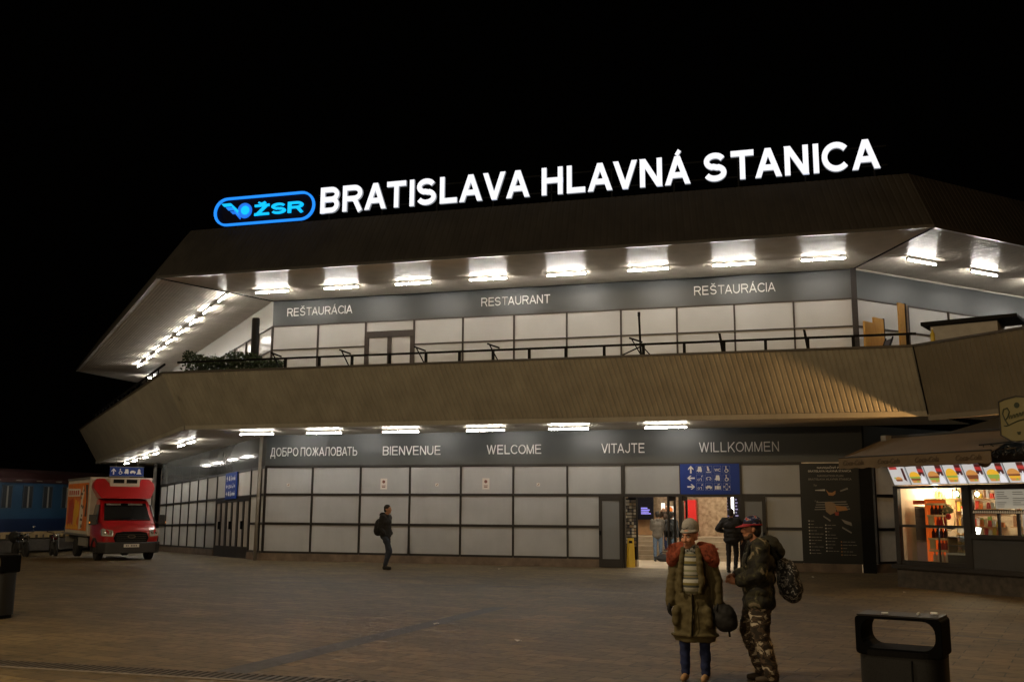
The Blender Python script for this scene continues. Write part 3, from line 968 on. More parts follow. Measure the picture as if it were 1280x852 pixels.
def stad(hw, hh, n=14):
    p = []
    for k in range(n+1):
        a = -math.pi/2+math.pi*k/n
        p.append((hw-hh+hh*math.cos(a), hh*math.sin(a)))
    for k in range(n+1):
        a = math.pi/2+math.pi*k/n
        p.append((-hw+hh+hh*math.cos(a), hh*math.sin(a)))
    return p
MB().prism(stad(1.9, .52), .02, .1, 'y').build("back_panel", M_NAVY, em)
MB().ring(stad(1.87, .49), stad(1.8, .42), -.06, .02, 'y').build("outline_tube", M_NEON, em)
MB().lathe([(.26, -.04), (.26, .018)], (-.72, 0, 0), 28, axis='y').build("wheel", M_NEOND, em)
MB().lathe([(.15, -.07), (.15, -.041)], (-.68, 0, .0), 24, axis='y').build("hub", M_NEONC, em)
for k in range(3):
    o = .0+k*.14
    a = [(-1.58+k*.14, .3-o), (-1.22+k*.1, .3-o), (-.86, .02-o*.75), (-.92+k*.03, -.1-o*.62), (-1.1+k*.05, -.06-o*.6)]
    a = [(-1.6+k*.17, .29-o), (-1.25+k*.06, .29-o), (-.93+k*.03, .0-o*.75), (-.97+k*.05, -.085-o*.75), (-1.22+k*.08, .19-o), (-1.5+k*.17, .19-o)]
    MB().prism(a, -.05, .0, 'y').build("wing_stripe", (M_NEONC, M_NEON, M_NEOND)[k], em)
for ch, a, b in (("Ž", -.33, .2), ("S", .28, .82), ("R", .9, 1.46)):
    q = MB()
    stroke_letter(q, ch, 0, 1, .2, lambda x, y, d: (a+x*(b-a), -.06+d, -.21+y*.37), .06, M_NEONC)
    q.build("letter", M_NEONC, em, recalc=False)

# ------------------------------------------------------------------ flat signs on the wall
def arrow(q, x, z, ang, m, s=1, w=-.03):
    pts = [(0, .13), (.09, .03), (.09, -.02), (.025, .045), (.025, -.13), (-.025, -.13), (-.025, .045), (-.09, -.02), (-.09, .03)]
    c, sn = math.cos(ang), math.sin(ang)
    q.prism([(x+s*(a*c-b*sn), z+s*(a*sn+b*c)) for a, b in pts], w, w+.008, 'y', m)
def circ(x, z, r, n=14):
    return [(x+r*math.cos(2*math.pi*k/n), z+r*math.sin(2*math.pi*k/n)) for k in range(n)]
def frame_sq(q, x, z, r, m, w=-.03):
    o = [(x-r, z-r), (x+r, z-r), (x+r, z+r), (x-r, z+r)]
    k = r-.008
    q.ring(o, [(x-k, z-k), (x+k, z-k), (x+k, z+k), (x-k, z+k)], w, w+.006, 'y', m)
def picto(q, kind, x, z, m, s=1, w=-.03):
    P = lambda pts: q.prism([(x+s*a, z+s*b) for a, b in pts], w, w+.008, 'y', m)
    B = lambda x0, z0, x1, z1: P([(x0, z0), (x1, z0), (x1, z1), (x0, z1)])
    C = lambda a, b, r: q.prism(circ(x+s*a, z+s*b, s*r), w, w+.008, 'y', m)
    if kind == 'train':
        P([(-.1, -.05), (-.06, .0), (-.05, .09), (.05, .09), (.07, .0), (.07, -.07), (.04, -.09), (.02, -.07), (-.02, -.07), (-.04, -.09), (-.05, -.06)])
    elif kind == 'seat':
        P([(-.05, .1), (-.01, .1), (.03, -.01), (.03, -.06), (-.04, -.04)]); P([(-.09, -.06), (-.05, -.08), (.06, -.08), (.09, -.04), (.07, -.1), (-.06, -.1)])
    elif kind == 'wheelchair':
        C(-.01, .085, .02); P([(-.025, .06), (.005, .06), (.01, .01), (.05, .01), (.08, -.06), (.06, -.065), (.04, -.015), (-.02, -.015)])
        q.ring(circ(x, z-s*.045, s*.058), circ(x, z-s*.045, s*.038), w, w+.007, 'y', m)
    elif kind == 'tram':
        B(-.07, -.04, .07, .05); P([(-.09, -.055), (.09, -.055), (.06, -.08), (-.06, -.08)]); C(-.04, -.085, .015); C(.04, -.085, .015)
    elif kind == 'bus':
        B(-.1, -.045, .1, .01); B(-.06, .01, .05, .04); C(-.06, -.055, .022); C(.06, -.055, .022)
    elif kind == 'luggage':
        B(-.09, -.08, -.05, .03); B(-.04, -.08, .04, .03); B(.05, -.08, .09, .03); P([(-.03, .06), (.06, .1), (.05, .06)])
    elif kind == 'cross':
        q.ring([(x+s*a, z+s*b) for a, b in ((-.03, -.1), (.03, -.1), (.03, -.03), (.1, -.03), (.1, .03), (.03, .03), (.03, .1), (-.03, .1), (-.03, .03), (-.1, .03), (-.1, -.03), (-.03, -.03))],
               [(x+s*a*.75, z+s*b*.75) for a, b in ((-.03, -.1), (.03, -.1), (.03, -.03), (.1, -.03), (.1, .03), (.03, .03), (.03, .1), (-.03, .1), (-.03, .03), (-.1, .03), (-.1, -.03), (-.03, -.03))], w, w+.007, 'y', m)
    elif kind == 'bike':
        q.ring(circ(x-s*.04, z-s*.05, s*.035), circ(x-s*.04, z-s*.05, s*.024), w, w+.007, 'y', m)
        P([(-.02, -.02), (.05, .0), (.06, -.09), (.045, -.09), (.035, -.02)]); P([(.04, .05), (.09, .1), (.075, .03)])
    elif kind == 'taxi':
        q.ring(circ(x-s*.05, z-s*.04, s*.03), circ(x-s*.05, z-s*.04, s*.02), w, w+.007, 'y', m); q.ring(circ(x+s*.05, z-s*.04, s*.03), circ(x+s*.05, z-s*.04, s*.02), w, w+.007, 'y', m)
        P([(-.09, -.02), (-.05, .04), (.05, .04), (.09, -.02), (.07, -.02), (.04, .025), (-.04, .025), (-.07, -.02)])
    elif kind == 'bell':
        P([(-.09, -.09), (.09, -.09), (.05, -.02), (.04, .07), (.015, .1), (-.015, .1), (-.04, .07), (-.05, -.02)])
bs = empty("direction_sign", (14.4, -.06, 2.27), 0, "blue pictogram direction board with three arrows above the entrance doors", "sign")
MB().box((0, 0, 0), (1.8, .05, .93)).build("panel", M_BLUE, bs)
q = MB()
WH = M_WHITE
for r, (ang, kinds) in enumerate(((0, ('train', 'seat', 'wc', 'wheelchair')), (math.pi/2, ('bike', 'taxi', 'train', 'wheelchair')), (-math.pi/2, ('bike', 'bus', 'luggage', 'cross')))):
    z = .755-.265*r
    arrow(q, .33, z, ang, WH, .9, -.012)
    for c, k in enumerate(kinds):
        x = .6+.27*c
        frame_sq(q, x, z, .11, mat("sign_line", (.2, .25, .42), .5), -.012)
        if k == 'wc':
            text_into(q, "WC", x-.09, x+.09, z-.06, .085, -.012, WH, .012, .008)
        else:
            picto(q, k, x, z, WH, .95, -.012)
q.build("pictograms", None, bs)
ls = empty("direction_sign", (0, 0, 0), 0, "tall narrow blue pictogram board above the closed doors of the left wall", "sign")
MB(F_LEFTLOW).box((-5.5, -.1, 2.2), (-3.75, -.055, 3.2)).build("panel", M_BLUE, ls)
q = MB(F_LEFTLOW)
for r in range(3):
    z = 2.98-.29*r
    arrow(q, -5.2, z, (0, math.pi/2, -math.pi/2)[r], WH, .85, -.11)
    for c, k in enumerate(('train', 'wheelchair', 'bus', 'luggage') if r != 1 else ('tram', 'taxi', 'bike', 'bus')):
        picto(q, k, -4.85+.27*c, z, WH, 1, -.11)
q.build("pictograms", None, ls)
F_HANG = frame((0, 0), (R2, R2))
hx, hy = -10.75, 6.75
hs = empty("hanging_sign", (hx, hy, 3.0), .68, "long blue pictogram sign hanging under the balcony above the red truck", "sign")
MB().box((-.9, -.03, 0), (.9, .03, .5)).build("panel", M_BLUE, hs)
MB().box((-.93, -.04, -.03), (.93, .04, -.001)).box((-.93, -.04, .501), (.93, .04, .53)).box((-.6, -.012, .53), (-.57, .012, 1.05)).box((.57, -.012, .53), (.6, .012, 1.05)).build("frame", M_PIPE, hs)
q = MB()
arrow(q, -.7, .25, 0, WH, 1.3, -.042)
for c, k in enumerate(('wheelchair', 'train', 'bus', 'bell')):
    picto(q, k, -.34+.33*c, .25, WH, 1.5, -.042)
q.build("pictograms", None, hs)
# navigation plan
np_ = empty("plan_board", (18.0, -.07, .25), 0, "tall black navigation plan of the station with white headings and map", "board")
MB().box((0, 0, 0), (1.66, .06, 2.94)).build("panel", mat("plan_black", (.008, .009, .008), .3), np_)
q = MB()
TW2, TWD, TO = mat("plan_white", (.5, .48, .46), .6), mat("plan_grey", (.2, .19, .18), .6), mat("plan_orange", (.35, .17, .06), .6)
TR = mat("plan_red", (.3, .04, .02), .6)
for body, z, a, b, m in (("NAVIGAČNÝ PLÁN", 2.78, .48, 1.28, TW2), ("BRATISLAVA HLAVNÁ STANICA", 2.68, .22, 1.45, TW2), ("NAVIGATION PLAN", 2.54, .48, 1.22, TWD), ("BRATISLAVA HLAVNÁ STANICA", 2.44, .22, 1.45, TWD)):
    text_into(q, body, a, b, z, .055, -.012, m, .02, .006)
text_into(q, "2.p", .36, .45, 2.27, .05, -.012, TWD, .02, .006)
text_into(q, "1.p", .38, .47, 1.8, .05, -.012, TWD, .02, .006)
q.build("heading", None, np_)
q = MB()
q.prism([(.4, 2.15), (.68, 2.17), (.68, 2.12), (.4, 2.13)], -.01, -.004, 'y', TW2)
q.prism([(.7, 2.17), (.78, 2.08), (.88, 2.07), (.98, 2.13), (.97, 2.03), (.9, 1.98), (.78, 1.99)], -.011, -.004, 'y', TO)
q.prism([(1.1, 2.13), (1.32, 2.22), (1.34, 2.17), (1.12, 2.1)], -.01, -.004, 'y', TWD)
for k in range(4):
    q.prism([(.36+.02*k, 1.56+.07*k), (1.36-.03*k, 1.58+.07*k), (1.36-.03*k, 1.61+.07*k), (.36+.02*k, 1.585+.07*k)], -.01, -.004, 'y', TWD)
q.prism([(.66, 1.78), (.78, 1.81), (.95, 1.75), (.97, 1.5), (.8, 1.42), (.68, 1.52)], -.013, -.004, 'y', mat("plan_tan", (.25, .17, .1), .6))
q.prism([(.95, 1.7), (1.25, 1.66), (1.3, 1.56), (1.0, 1.52)], -.012, -.004, 'y', TO)
q.prism([(.92, 1.5), (1.05, 1.5), (1.03, 1.4), (.95, 1.4)], -.014, -.004, 'y', TR)
for a in (((.6, 1.4), (.8, 1.27), (.79, 1.22), (.6, 1.36)), ((1.1, 1.3), (1.38, 1.2), (1.4, 1.1), (1.2, 1.17)), ((1.12, 1.08), (1.38, .92), (1.37, .88), (1.12, 1.03))):
    q.prism(a, -.01, -.004, 'y', TWD)
q.build("map", None, np_)
q = MB()
rnd = random.Random(3)
for col, z1, n, mm in ((.17, 1.22, 11, TWD), (.64, 1.1, 9, TWD), (1.06, .62, 5, TO)):
    for k in range(n):
        z = z1-.094*k
        q.box((col, -.01, z), (col+.035, -.004, z+.035), TW2 if mm is TWD else TO)
        x = col+.06
        for j in range(rnd.randint(1, 3)):
            l = rnd.uniform(.05, .14)
            if x+l > 1.58: break
            q.box((x, -.01, z+.008), (x+l, -.004, z+.026), TWD)
            x += l+.02
q.build("legend", None, np_)
# notices stuck on the panels
PAPER, PRED = mat("paper", (.62, .58, .52), .8), mat("paper_print", (.2, .1, .08), .8)
for k, (x, big) in enumerate(((4.33, 1), (7.94, 1), (6.3, 0), (9.78, 0), (.82, 0))):
    wd, ht, z = (.24, .36, 2.42) if big else (.11, .1, 2.52)
    n = empty("paper_notice", (x, -.013, z), 0, ["white paper notice with printed head on the panel below BIENVENUE", "white paper notice with printed head on the panel below WELCOME", "small white sticker on the panel between BIENVENUE and WELCOME", "small white sticker on the panel right of the WELCOME notice", "small white sticker on the panel below the Cyrillic word"][k], "notice")
    MB().box((0, 0, 0), (wd, .008, ht)).build("sheet", PAPER, n)
    q = MB()
    if big:
        q.prism(circ(.12, .25, .055), -.006, 0, 'y')
        q.box((.06, -.006, .06), (.18, 0, .09)).box((.05, -.006, .11), (.19, 0, .13))
    else:
        q.prism([(.02, .02), (.05, .02), (.1, .08), (.08, .085)], -.006, 0, 'y')
    q.build("print", PRED, n)

# ------------------------------------------------------------------ things on the balcony
M_LEAF = ramp_mat("hedge_leaf", [(.3, (.012, .02, .008)), (.5, (.03, .05, .018)), (.68, (.06, .085, .03))], 14, const=False)
hd = empty("potted_hedge", (.2, -3.02, 5.2), 0, "dark clipped hedge in a long planter at the left corner of the balcony", "hedge")
MB().box((-1.5, -.25, 0), (1.75, .25, .7)).build("planter", mat("planter_wood", (.04, .03, .022), .8), hd)
q = MB()
rnd = random.Random(11)
for i in range(5200):
    x = rnd.uniform(-1.6, 1.85)
    top = 1.5+.1*math.sin(x*3.1)+.06*math.sin(x*8)-.12*max(0, x)*.9
    y, z = rnd.uniform(-.36, .36), .65+(top-.65)*rnd.random()**.6
    if rnd.random() < .12: z += rnd.uniform(0, .1)
    a, b = rnd.uniform(0, 6.28), rnd.uniform(-1, 1)
    l, wd = rnd.uniform(.035, .07), rnd.uniform(.015, .03)
    d = Vector((math.cos(a)*math.cos(b), math.sin(a)*math.cos(b), math.sin(b)))*l
    e = d.orthogonal().normalized()*wd
    c = Vector((x, y, z))
    q.add([c-d, c+e, c+d, c-e], [(0, 1, 2, 3)])
q.build("foliage", M_LEAF, hd, recalc=False)
pp = empty("parasol", (.83, -2.6, 5.2), 0, "closed dark parasol standing upright behind the balcony hedge", "parasol")
MB().lathe([(.05, .95), (.13, 1.2), (.125, 2.0), (.13, 2.7), (.12, 2.78)], n=12).build("folded_cloth", mat("dark_cloth", (.018, .018, .022), .8), pp, smooth='auto')
MB().cyl((0, 0, 0), (0, 0, .95), .03).cyl((0, 0, 0), (0, 0, .08), .25, n=16).tube([(-.12, 0, 1.55), (-.32, 0, 1.56)], .025, 5).build("pole", M_BLACK, pp)
mp_ = empty("parasol_stand", (13.75, -3.55, 5.23), 0, "thin black upright pole with struts leaning on the middle of the balcony railing", "pole")
MB().cyl((0, .2, 0), (-.03, -.05, 2.05), .032, n=8).build("pole", M_BLACK, mp_)
MB().tube([(0, 0, 1.2), (.35, .05, .8)], .02, 5).tube([(0, 0, 1.15), (-.75, .1, .85)], .022, 5).tube([(-.03, -.05, 2.02), (-.03, -.05, 2.14)], .045, 6).build("strut", M_BLACK, mp_)
M_WOOD = ramp_mat("yellow_board", [(.3, (.55, .28, .04)), (.7, (.68, .38, .07))], 3, const=False, stretch=(6, 6, .6), rough=.5)
for k, (x, y, wd, h, rz, lab) in enumerate(((19.95, -1.45, .92, 2.02, .95, "low pair of yellow wooden boards standing on the balcony by the corner post"), (20.95, -1.0, .55, 2.6, .95, "tall narrow yellow wooden board standing right of the lower boards"))):
    b = empty("wooden_board", (x, y, 5.2), rz, lab, "board", "yellow boards on the balcony")
    if k == 0:
        MB().box((0, 0, 0), (wd*.55, .05, h)).build("panel", M_WOOD, b)
        MB().box((wd*.58, .02, 0), (wd*1.15, .07, h+.18)).build("panel", M_WOOD, b)
        MB().box((wd*1.151, .015, 0), (wd*1.2, .09, h+.2)).build("edge_strip", M_BLACK, b)
    else:
        MB().box((0, 0, 0), (wd*.6, .05, h)).build("panel", M_WOOD, b)
        MB().box((wd*.601, -.01, 0), (wd*.7, .06, h+.02)).build("edge_strip", M_BLACK, b)
        MB().box((wd*.701, .03, 0), (wd, .08, h)).build("panel", mat("brown_board", (.16, .1, .055), .6, noise=.2), b)
ch = empty("chair", (20.5, -2.3, 5.2), .4, "dark folded garden chair leaning below the yellow boards", "chair")
MB().hexa([(-.3, 0, .45), (.35, 0, .45), (.35, .45, .5), (-.3, .45, .5), (-.3, 0, .5), (.35, 0, .5), (.35, .45, .55), (-.3, .45, .55)]).build("seat", M_BLACK, ch)
MB().tube([(-.3, 0, 0), (-.2, .1, .5), (.3, .3, 1.45)], .025, 6).tube([(-.3, .4, 0), (-.2, .5, .5), (.3, .7, 1.45)], .025, 6).tube([(.35, 0, 0), (.3, .1, .5)], .025, 6).tube([(.35, .4, 0), (.3, .5, .5)], .025, 6).build("frame", M_BLACK, ch)
MB().hexa([(-.12, .12, .6), (.27, .28, 1.4), (.27, .68, 1.4), (-.12, .52, .6), (-.1, .12, .58), (.3, .28, 1.38), (.3, .68, 1.38), (-.1, .52, .58)]).build("backrest", mat("chair_cloth", (.03, .025, .03), .8), ch)
bx = empty("bar_counter", (22.35, -2.95, 5.2), -.35, "grey outdoor bar counter with a dark flat roof behind the balcony wing", "counter")
MB().box((-.75, -.4, 0), (.9, .6, 1.5)).build("body", mat("counter_grey", (.35, .34, .32), .6, noise=.1), bx)
MB().box((-.95, -.6, 1.51), (1.4, .8, 1.6)).build("roof", M_BLACK, bx)
bt = empty("bottle", F_WING(.55, .1, 6.085), 0, "small yellow bottle standing on the parapet before the grey bar counter", "bottle")
MB().lathe([(.05, 0), (.055, .02), (.055, .2), (.02, .27), (.02, .32)], n=12).build("body", mat("yellow_label", (.55, .42, .04), .4), bt, smooth='auto')
MB().lathe([(.024, .32), (.024, .36)], n=10).build("cap", M_WHITE, bt)

# ------------------------------------------------------------------ red delivery truck (local: +x forward)
TX, TY = -5.59, -.04
tr = empty("delivery_truck", (TX, TY, ground(TX, TY)), math.radians(-40), "red delivery truck with white box body and orange advert parked at the left", "truck")
M_RED = mat("truck_red", (.35, .006, .008), .28, spec=.6, coat=.6)
M_BUMP = mat("bumper_plastic", (.02, .02, .021), .5)
M_BOX = mat("box_white", (.5, .45, .38), .45, noise=.1, nscale=3)
M_RUB = mat("rubber", (.012, .012, .012), .8)
M_RIM = mat("wheel_rim", (.25, .25, .25), .4, .6)
M_CHROME = mat("chrome", (.6, .6, .6), .15, 1)
def loft(rings, name, m, parent, sub=1, crease_smooth='auto'):
    mb = MB()
    n = len(rings[0])
    vs = [p for r in rings for p in r]
    fs = [(i*n+k, i*n+(k+1) % n, (i+1)*n+(k+1) % n, (i+1)*n+k) for i in range(len(rings)-1) for k in range(n)]
    fs += [list(range(n))[::-1], list(range((len(rings)-1)*n, len(rings)*n))]
    mb.add(vs, fs)
    o = mb.build(name, m, parent, smooth=crease_smooth)
    if sub:
        b = o.modifiers.new("bevel", 'BEVEL')
        b.width = .035
        b.segments = 3
        b.limit_method = 'ANGLE'
    return o
def sect(x, hw0, z0, hw1, z1, hw2, z2):          # half widths at three heights
    return [(x, -hw0, z0), (x, -hw1, z1), (x, -hw2, z2), (x, hw2, z2), (x, hw1, z1), (x, hw0, z0)]
loft([sect(.98, .74, .5, .82, .82, .78, .98), sect(.9, .9, .46, .94, .85, .86, 1.1), sect(.55, .98, .45, 1.0, .9, .9, 1.26), sect(.3, 1.0, .45, 1.02, .95, .92, 1.36),
      sect(-.32, 1.0, .45, 1.03, 1.2, .84, 2.06), sect(-.6, 1.0, .45, 1.03, 1.2, .84, 2.16), sect(-.85, 1.0, .45, 1.03, 1.2, .84, 2.16)], "cab", M_RED, tr)
# windscreen lying on the sloping front
MB().hexa([(.26, -.8, 1.395), (.255, .8, 1.395), (.275, .8, 1.40), (.275, -.8, 1.40), (-.26, -.72, 2.0), (-.26, .72, 2.0), (-.24, .72, 2.005), (-.24, -.72, 2.005)]).build("windscreen", mat("cab_glass", (.008, .009, .01), .08, spec=.35), tr)
MB().hexa([(.262, -.12, 1.42), (.262, .75, 1.42), (.284, .75, 1.42), (.284, -.12, 1.42), (.235, -.12, 1.45), (.235, .75, 1.45), (.257, .75, 1.45), (.257, -.12, 1.45)]).tube([(.29, -.7, 1.4), (.2, .1, 1.52)], .012, 5).tube([(.29, .0, 1.4), (.2, .7, 1.5)], .012, 5).build("wiper", M_BLACK, tr)
for y0 in (-.66, .1):
    MB().hexa([(-.185, y0, 1.935), (-.185, y0+.5, 1.935), (-.176, y0+.5, 1.937), (-.176, y0, 1.937), (-.232, y0, 1.99), (-.232, y0+.5, 1.99), (-.222, y0+.5, 1.992), (-.222, y0, 1.992)]).build("sun_visor", mat("visor", (.2, .19, .17), .7), tr)
for sd in (-1, 1):
    MB().hexa([(.15, sd*1.005, 1.3), (-.75, sd*1.01, 1.26), (-.75, sd*1.03, 1.26), (.15, sd*1.025, 1.3), (-.2, sd*.88, 1.95), (-.75, sd*.88, 1.97), (-.75, sd*.905, 1.97), (-.2, sd*.905, 1.95)]).build("side_window", M_DARKGLASS, tr)
    MB().hexa([(.32, sd*1.06, 1.24), (.2, sd*1.3, 1.24), (.3, sd*1.32, 1.24), (.42, sd*1.08, 1.24), (.3, sd*1.06, 1.6), (.18, sd*1.3, 1.6), (.28, sd*1.32, 1.6), (.4, sd*1.08, 1.6)]).tube([(.25, sd*.98, 1.3), (.3, sd*1.15, 1.32)], .035, 6).build("wing_mirror", M_BUMP, tr, bevel=.03)
    l = MB().hexa([(.6, sd*.6, .84), (.6, sd*.97, .86), (.94, sd*.985, .87), (1.035, sd*.62, .84), (.55, sd*.6, 1.05), (.5, sd*.95, 1.1), (.83, sd*.97, 1.14), (.985, sd*.62, 1.06)]).build("headlight", mat("lamp_glass", (.6, .58, .52), .1, .5), tr, bevel=.02)
    for rx, ry in ((.93, .85), (1.0, .71)):
        MB().ell((rx, sd*ry, .97), (.04, .055, .055)).build("reflector", M_CHROME, l, smooth=True)
    MB().hexa([(.42, sd*1.325, 1.3), (.44, sd*1.3, 1.3), (.44, sd*1.3, 1.36), (.42, sd*1.325, 1.36), (.38, sd*1.325, 1.3), (.38, sd*1.31, 1.3), (.38, sd*1.31, 1.36), (.38, sd*1.325, 1.36)]).build("indicator", mat("amber", (.8, .3, .03), .3, emit=(1, .32, .03), es=.5 if sd < 0 else .02), tr)
gp = [(-.52, .62), (.52, .62), (.6, .8), (.52, .98), (.3, 1.02), (-.3, 1.02), (-.52, .98), (-.6, .8)]
g = MB().prism(gp, .93, 1.005, 'x').build("grille", M_BLACK, tr, bevel=.015)
q = MB()
for z in (.7, .77, .84, .91):
    q.box((1.003, -.5, z), (1.012, .5, z+.012))
q.build("grille_bar", mat("grille_grey", (.05, .05, .05), .4), g)
MB().ring([(.14*math.cos(a*.3142), .85+.055*math.sin(a*.3142)) for a in range(20)], [(.11*math.cos(a*.3142), .85+.04*math.sin(a*.3142)) for a in range(20)], 1.008, 1.02, 'x').build("oval_badge", M_CHROME, g)
loft([[(x, -hw, .27), (x, -hw-.02, .66), (x, hw+.02, .66), (x, hw, .27)] for x, hw in ((1.08, .6), (1.02, .86), (.8, 1.03), (.55, 1.05))], "bumper", M_BUMP, tr)
MB().box((1.082, -.26, .48), (1.095, .26, .59)).build("number_plate", mat("plate_white", (.65, .63, .6), .4), tr)
q = MB()
for k in range(7):
    if k != 2:
        q.box((1.0955, -.19+.056*k, .507), (1.097, -.155+.056*k, .563))
q.build("plate_characters", mat("plate_ink", (.12, .12, .12), .6), tr)
# roof spoiler: shallow bowl with a cut for the cooling unit
sp = [(-1.08, 2.56), (-1.05, 2.76), (-.92, 2.9), (-.66, 2.9), (-.56, 2.78), (-.48, 2.7), (.48, 2.7), (.56, 2.78), (.66, 2.9), (.92, 2.9), (1.05, 2.76), (1.08, 2.56), (.86, 2.17), (-.86, 2.17)]
lo_ = [(-.12, a, b) for a, b in sp]
MB().add([(-.1-.55*((b-2.2)/.66), a, b) for a, b in sp]+[(-.85, a, b) for a, b in sp], [list(range(14))[::-1], list(range(14, 28))]+[(i, (i+1) % 14, 14+(i+1) % 14, 14+i) for i in range(14)]).build("roof_spoiler", M_RED, tr, bevel=.03)
cu = MB().box((-.95, -.52, 2.6), (-.42, .52, 2.93)).build("cooling_unit", M_BOX, tr, bevel=.03)
for y0 in (-.42, .04):
    MB().box((-.419, y0, 2.73), (-.4, y0+.38, 2.87)).build("fan_opening", M_BLACK, cu)
bxb = MB().box((-5.0, -1.1, .82), (-.9, 1.1, 2.95)).build("box_body", M_BOX, tr, bevel=.03)
q = MB()
for z in (.84, 2.9):
    q.box((-5.0, -1.125, z-.03), (-.9, -1.101, z+.05))
q.build("edge_rail", mat("alu_rail", (.35, .34, .32), .35, .7), bxb)
A1, A2, A3, A4, A5 = mat("ad_orange", (.62, .17, .03), .5, noise=.2, nscale=3), mat("ad_red", (.42, .05, .02), .5), mat("ad_yellow", (.72, .38, .04), .5), mat("ad_white", (.65, .58, .5), .5), mat("ad_dark", (.07, .05, .04), .6)
q = MB()
Yb = -1.104
def adp(pts, d, m):
    q.prism([(-5+4.0*a, 1.0+1.75*b) for a, b in pts], Yb-d, Yb, 'y', m)
adp([(.03, 0), (.97, 0), (.97, 1), (.03, 1)], .003, A1)
adp([(.05, .72), (.62, .72), (.62, .88), (.05, .9)], .006, A4)
for k in range(5):
    adp([(.1+.1*k, .75), (.16+.1*k, .75), (.16+.1*k, .85), (.1+.1*k, .85)], .009, A2)
adp([(.1, .05), (.34, .08), (.4, .4), (.3, .68), (.12, .62)], .006, A2)
adp([(.36, .1), (.5, .12), (.56, .36), (.5, .6), (.42, .66), (.36, .4)], .009, A3)
adp([(.46, .2), (.6, .3), (.62, .5), (.55, .62)], .012, A3)
adp([(.62, .02), (.76, .04), (.8, .35), (.74, .6), (.8, .82), (.72, .95), (.68, .7), (.64, .4)], .006, A4)
for k in range(12):
    a, b = .64+.12*rnd.random(), .05+.8*rnd.random()
    adp([(a, b), (a+.05, b+.01), (a+.04, b+.06), (a+.01, b+.05)], .009, A5)
adp([(.86, .3), (.95, .3), (.95, .96), (.84, .96), (.9, .6)], .006, A5)
for k in range(7):
    a = .05+.08*k
    adp([(a, .03), (a+.07, .02), (a+.05, .1+.03*(k % 3)), (a+.02, .12)], .0115, A3)
q.build("advert", None, bxb)
MB().box((-4.95, -.45, .5), (.2, -.33, .72)).box((-4.95, .33, .5), (.2, .45, .72)).box((-4.6, -1.0, .68), (-1, 1.0, .8)).build("chassis", M_BUMP, tr)
MB().box((-2.6, -1.05, .45), (-1.2, -.98, .75)).box((-5.05, -1.05, .5), (-4.98, 1.05, .72)).build("side_guard", mat("guard_grey", (.2, .19, .17), .5), tr)
for x, y in ((0, -.87), (0, .87), (-3.5, -.87), (-3.5, .87)):
    wo = MB().lathe([(.2, -.11), (.33, -.115), (.36, -.08), (.36, .08), (.33, .115), (.2, .11)], (0, 0, 0), 24, axis='y').build("wheel", M_RUB, tr, smooth='auto', loc=(x, y, .35))
    MB().lathe([(.02, -.06), (.07, -.09), (.1, -.05), (.2, -.1), (.21, .1), (.1, .05), (.02, .06)], (0, 0, 0), 20, axis='y').build("rim", M_RIM, wo, smooth='auto')
for sd in (-1, 1):
    MB().ring([(.5*math.cos(math.pi*k/10), .3+.5*math.sin(math.pi*k/10)) for k in range(11)]+[(-.5, .28), (.5, .28)], [(.41*math.cos(math.pi*k/10), .3+.41*math.sin(math.pi*k/10)) for k in range(11)]+[(-.41, .285), (.41, .285)], sd*.99-.055, sd*.99+.06, 'y').build("wheel_arch", M_BUMP, tr)

# ------------------------------------------------------------------ blue railway carriage and what stands before it
cx, cy = -20.6, 10
gz = ground(cx, cy)
ca = empty("railway_carriage", (cx, cy, gz), math.radians(91), "old blue railway carriage with dark red roof and curtained windows behind the truck", "carriage")
CB1, CB2 = mat("carriage_blue", (.024, .075, .15), .45, noise=.12, nscale=1), mat("carriage_navy", (.008, .022, .075), .45)
MB().box((-16, -1.4, 1.66), (9, 1.4, 3.42)).build("body", CB1, ca)
MB().box((-16, -1.42, .85), (9, 1.42, 1.66)).build("skirt", CB2, ca)
q = MB().box((-16.1, -1.5, 3.42), (9.1, 1.5, 3.62))
q.prism([(-1.45, 3.62), (1.45, 3.62), (1.1, 3.95), (.5, 4.12), (-.5, 4.12), (-1.1, 3.95)], -16, 9, 'x')
q.build("roof", mat("carriage_red", (.03, .006, .006), .7), ca)
for i in range(17):
    x = -15.2+1.42*i
    f = MB().ring([(x-.36, 2.15), (x+.36, 2.15), (x+.36, 3.3), (x-.36, 3.3)], [(x-.31, 2.2), (x+.31, 2.2), (x+.31, 3.25), (x-.31, 3.25)], -1.43, -1.39, 'y').build("window", mat("window_trim", (.05, .07, .1), .5), ca)
    MB().box((x-.32, -1.412, 2.19), (x+.32, -1.395, 3.26)).build("pane", M_DARKGLASS, f)
    MB().hexa([(x-.02, -1.42, 2.2), (x+.1, -1.42, 2.2), (x+.1, -1.413, 2.2), (x-.02, -1.413, 2.2), (x-.02, -1.42, 3.25), (x+.08, -1.42, 3.25), (x+.08, -1.413, 3.25), (x-.02, -1.413, 3.25)]).build("curtain", mat("curtain", (.3, .29, .26), .8), f)
    if i < 16:
        MB().box((x+.42, -1.53, 3.5), (x+.82, -1.501, 3.55)).build("roof_vent", M_PIPE, ca)
for x in (-13, -9, 4, 7):
    MB().lathe([(.2, -.07), (.45, -.07), (.45, .07), (.2, .07)], (x, -.75, .45), 20, axis='y').build("wheel", M_BUMP, ca)
MB().box((-15.5, -1.1, .45), (8.5, 1.1, .84)).build("underframe", M_BLACK, ca)
pt = empty("timber_edging", (-18.6, 5, ground(-18.6, 5)), math.radians(91), "low cream timber edging with dark gaps in front of the blue carriage", "edging")
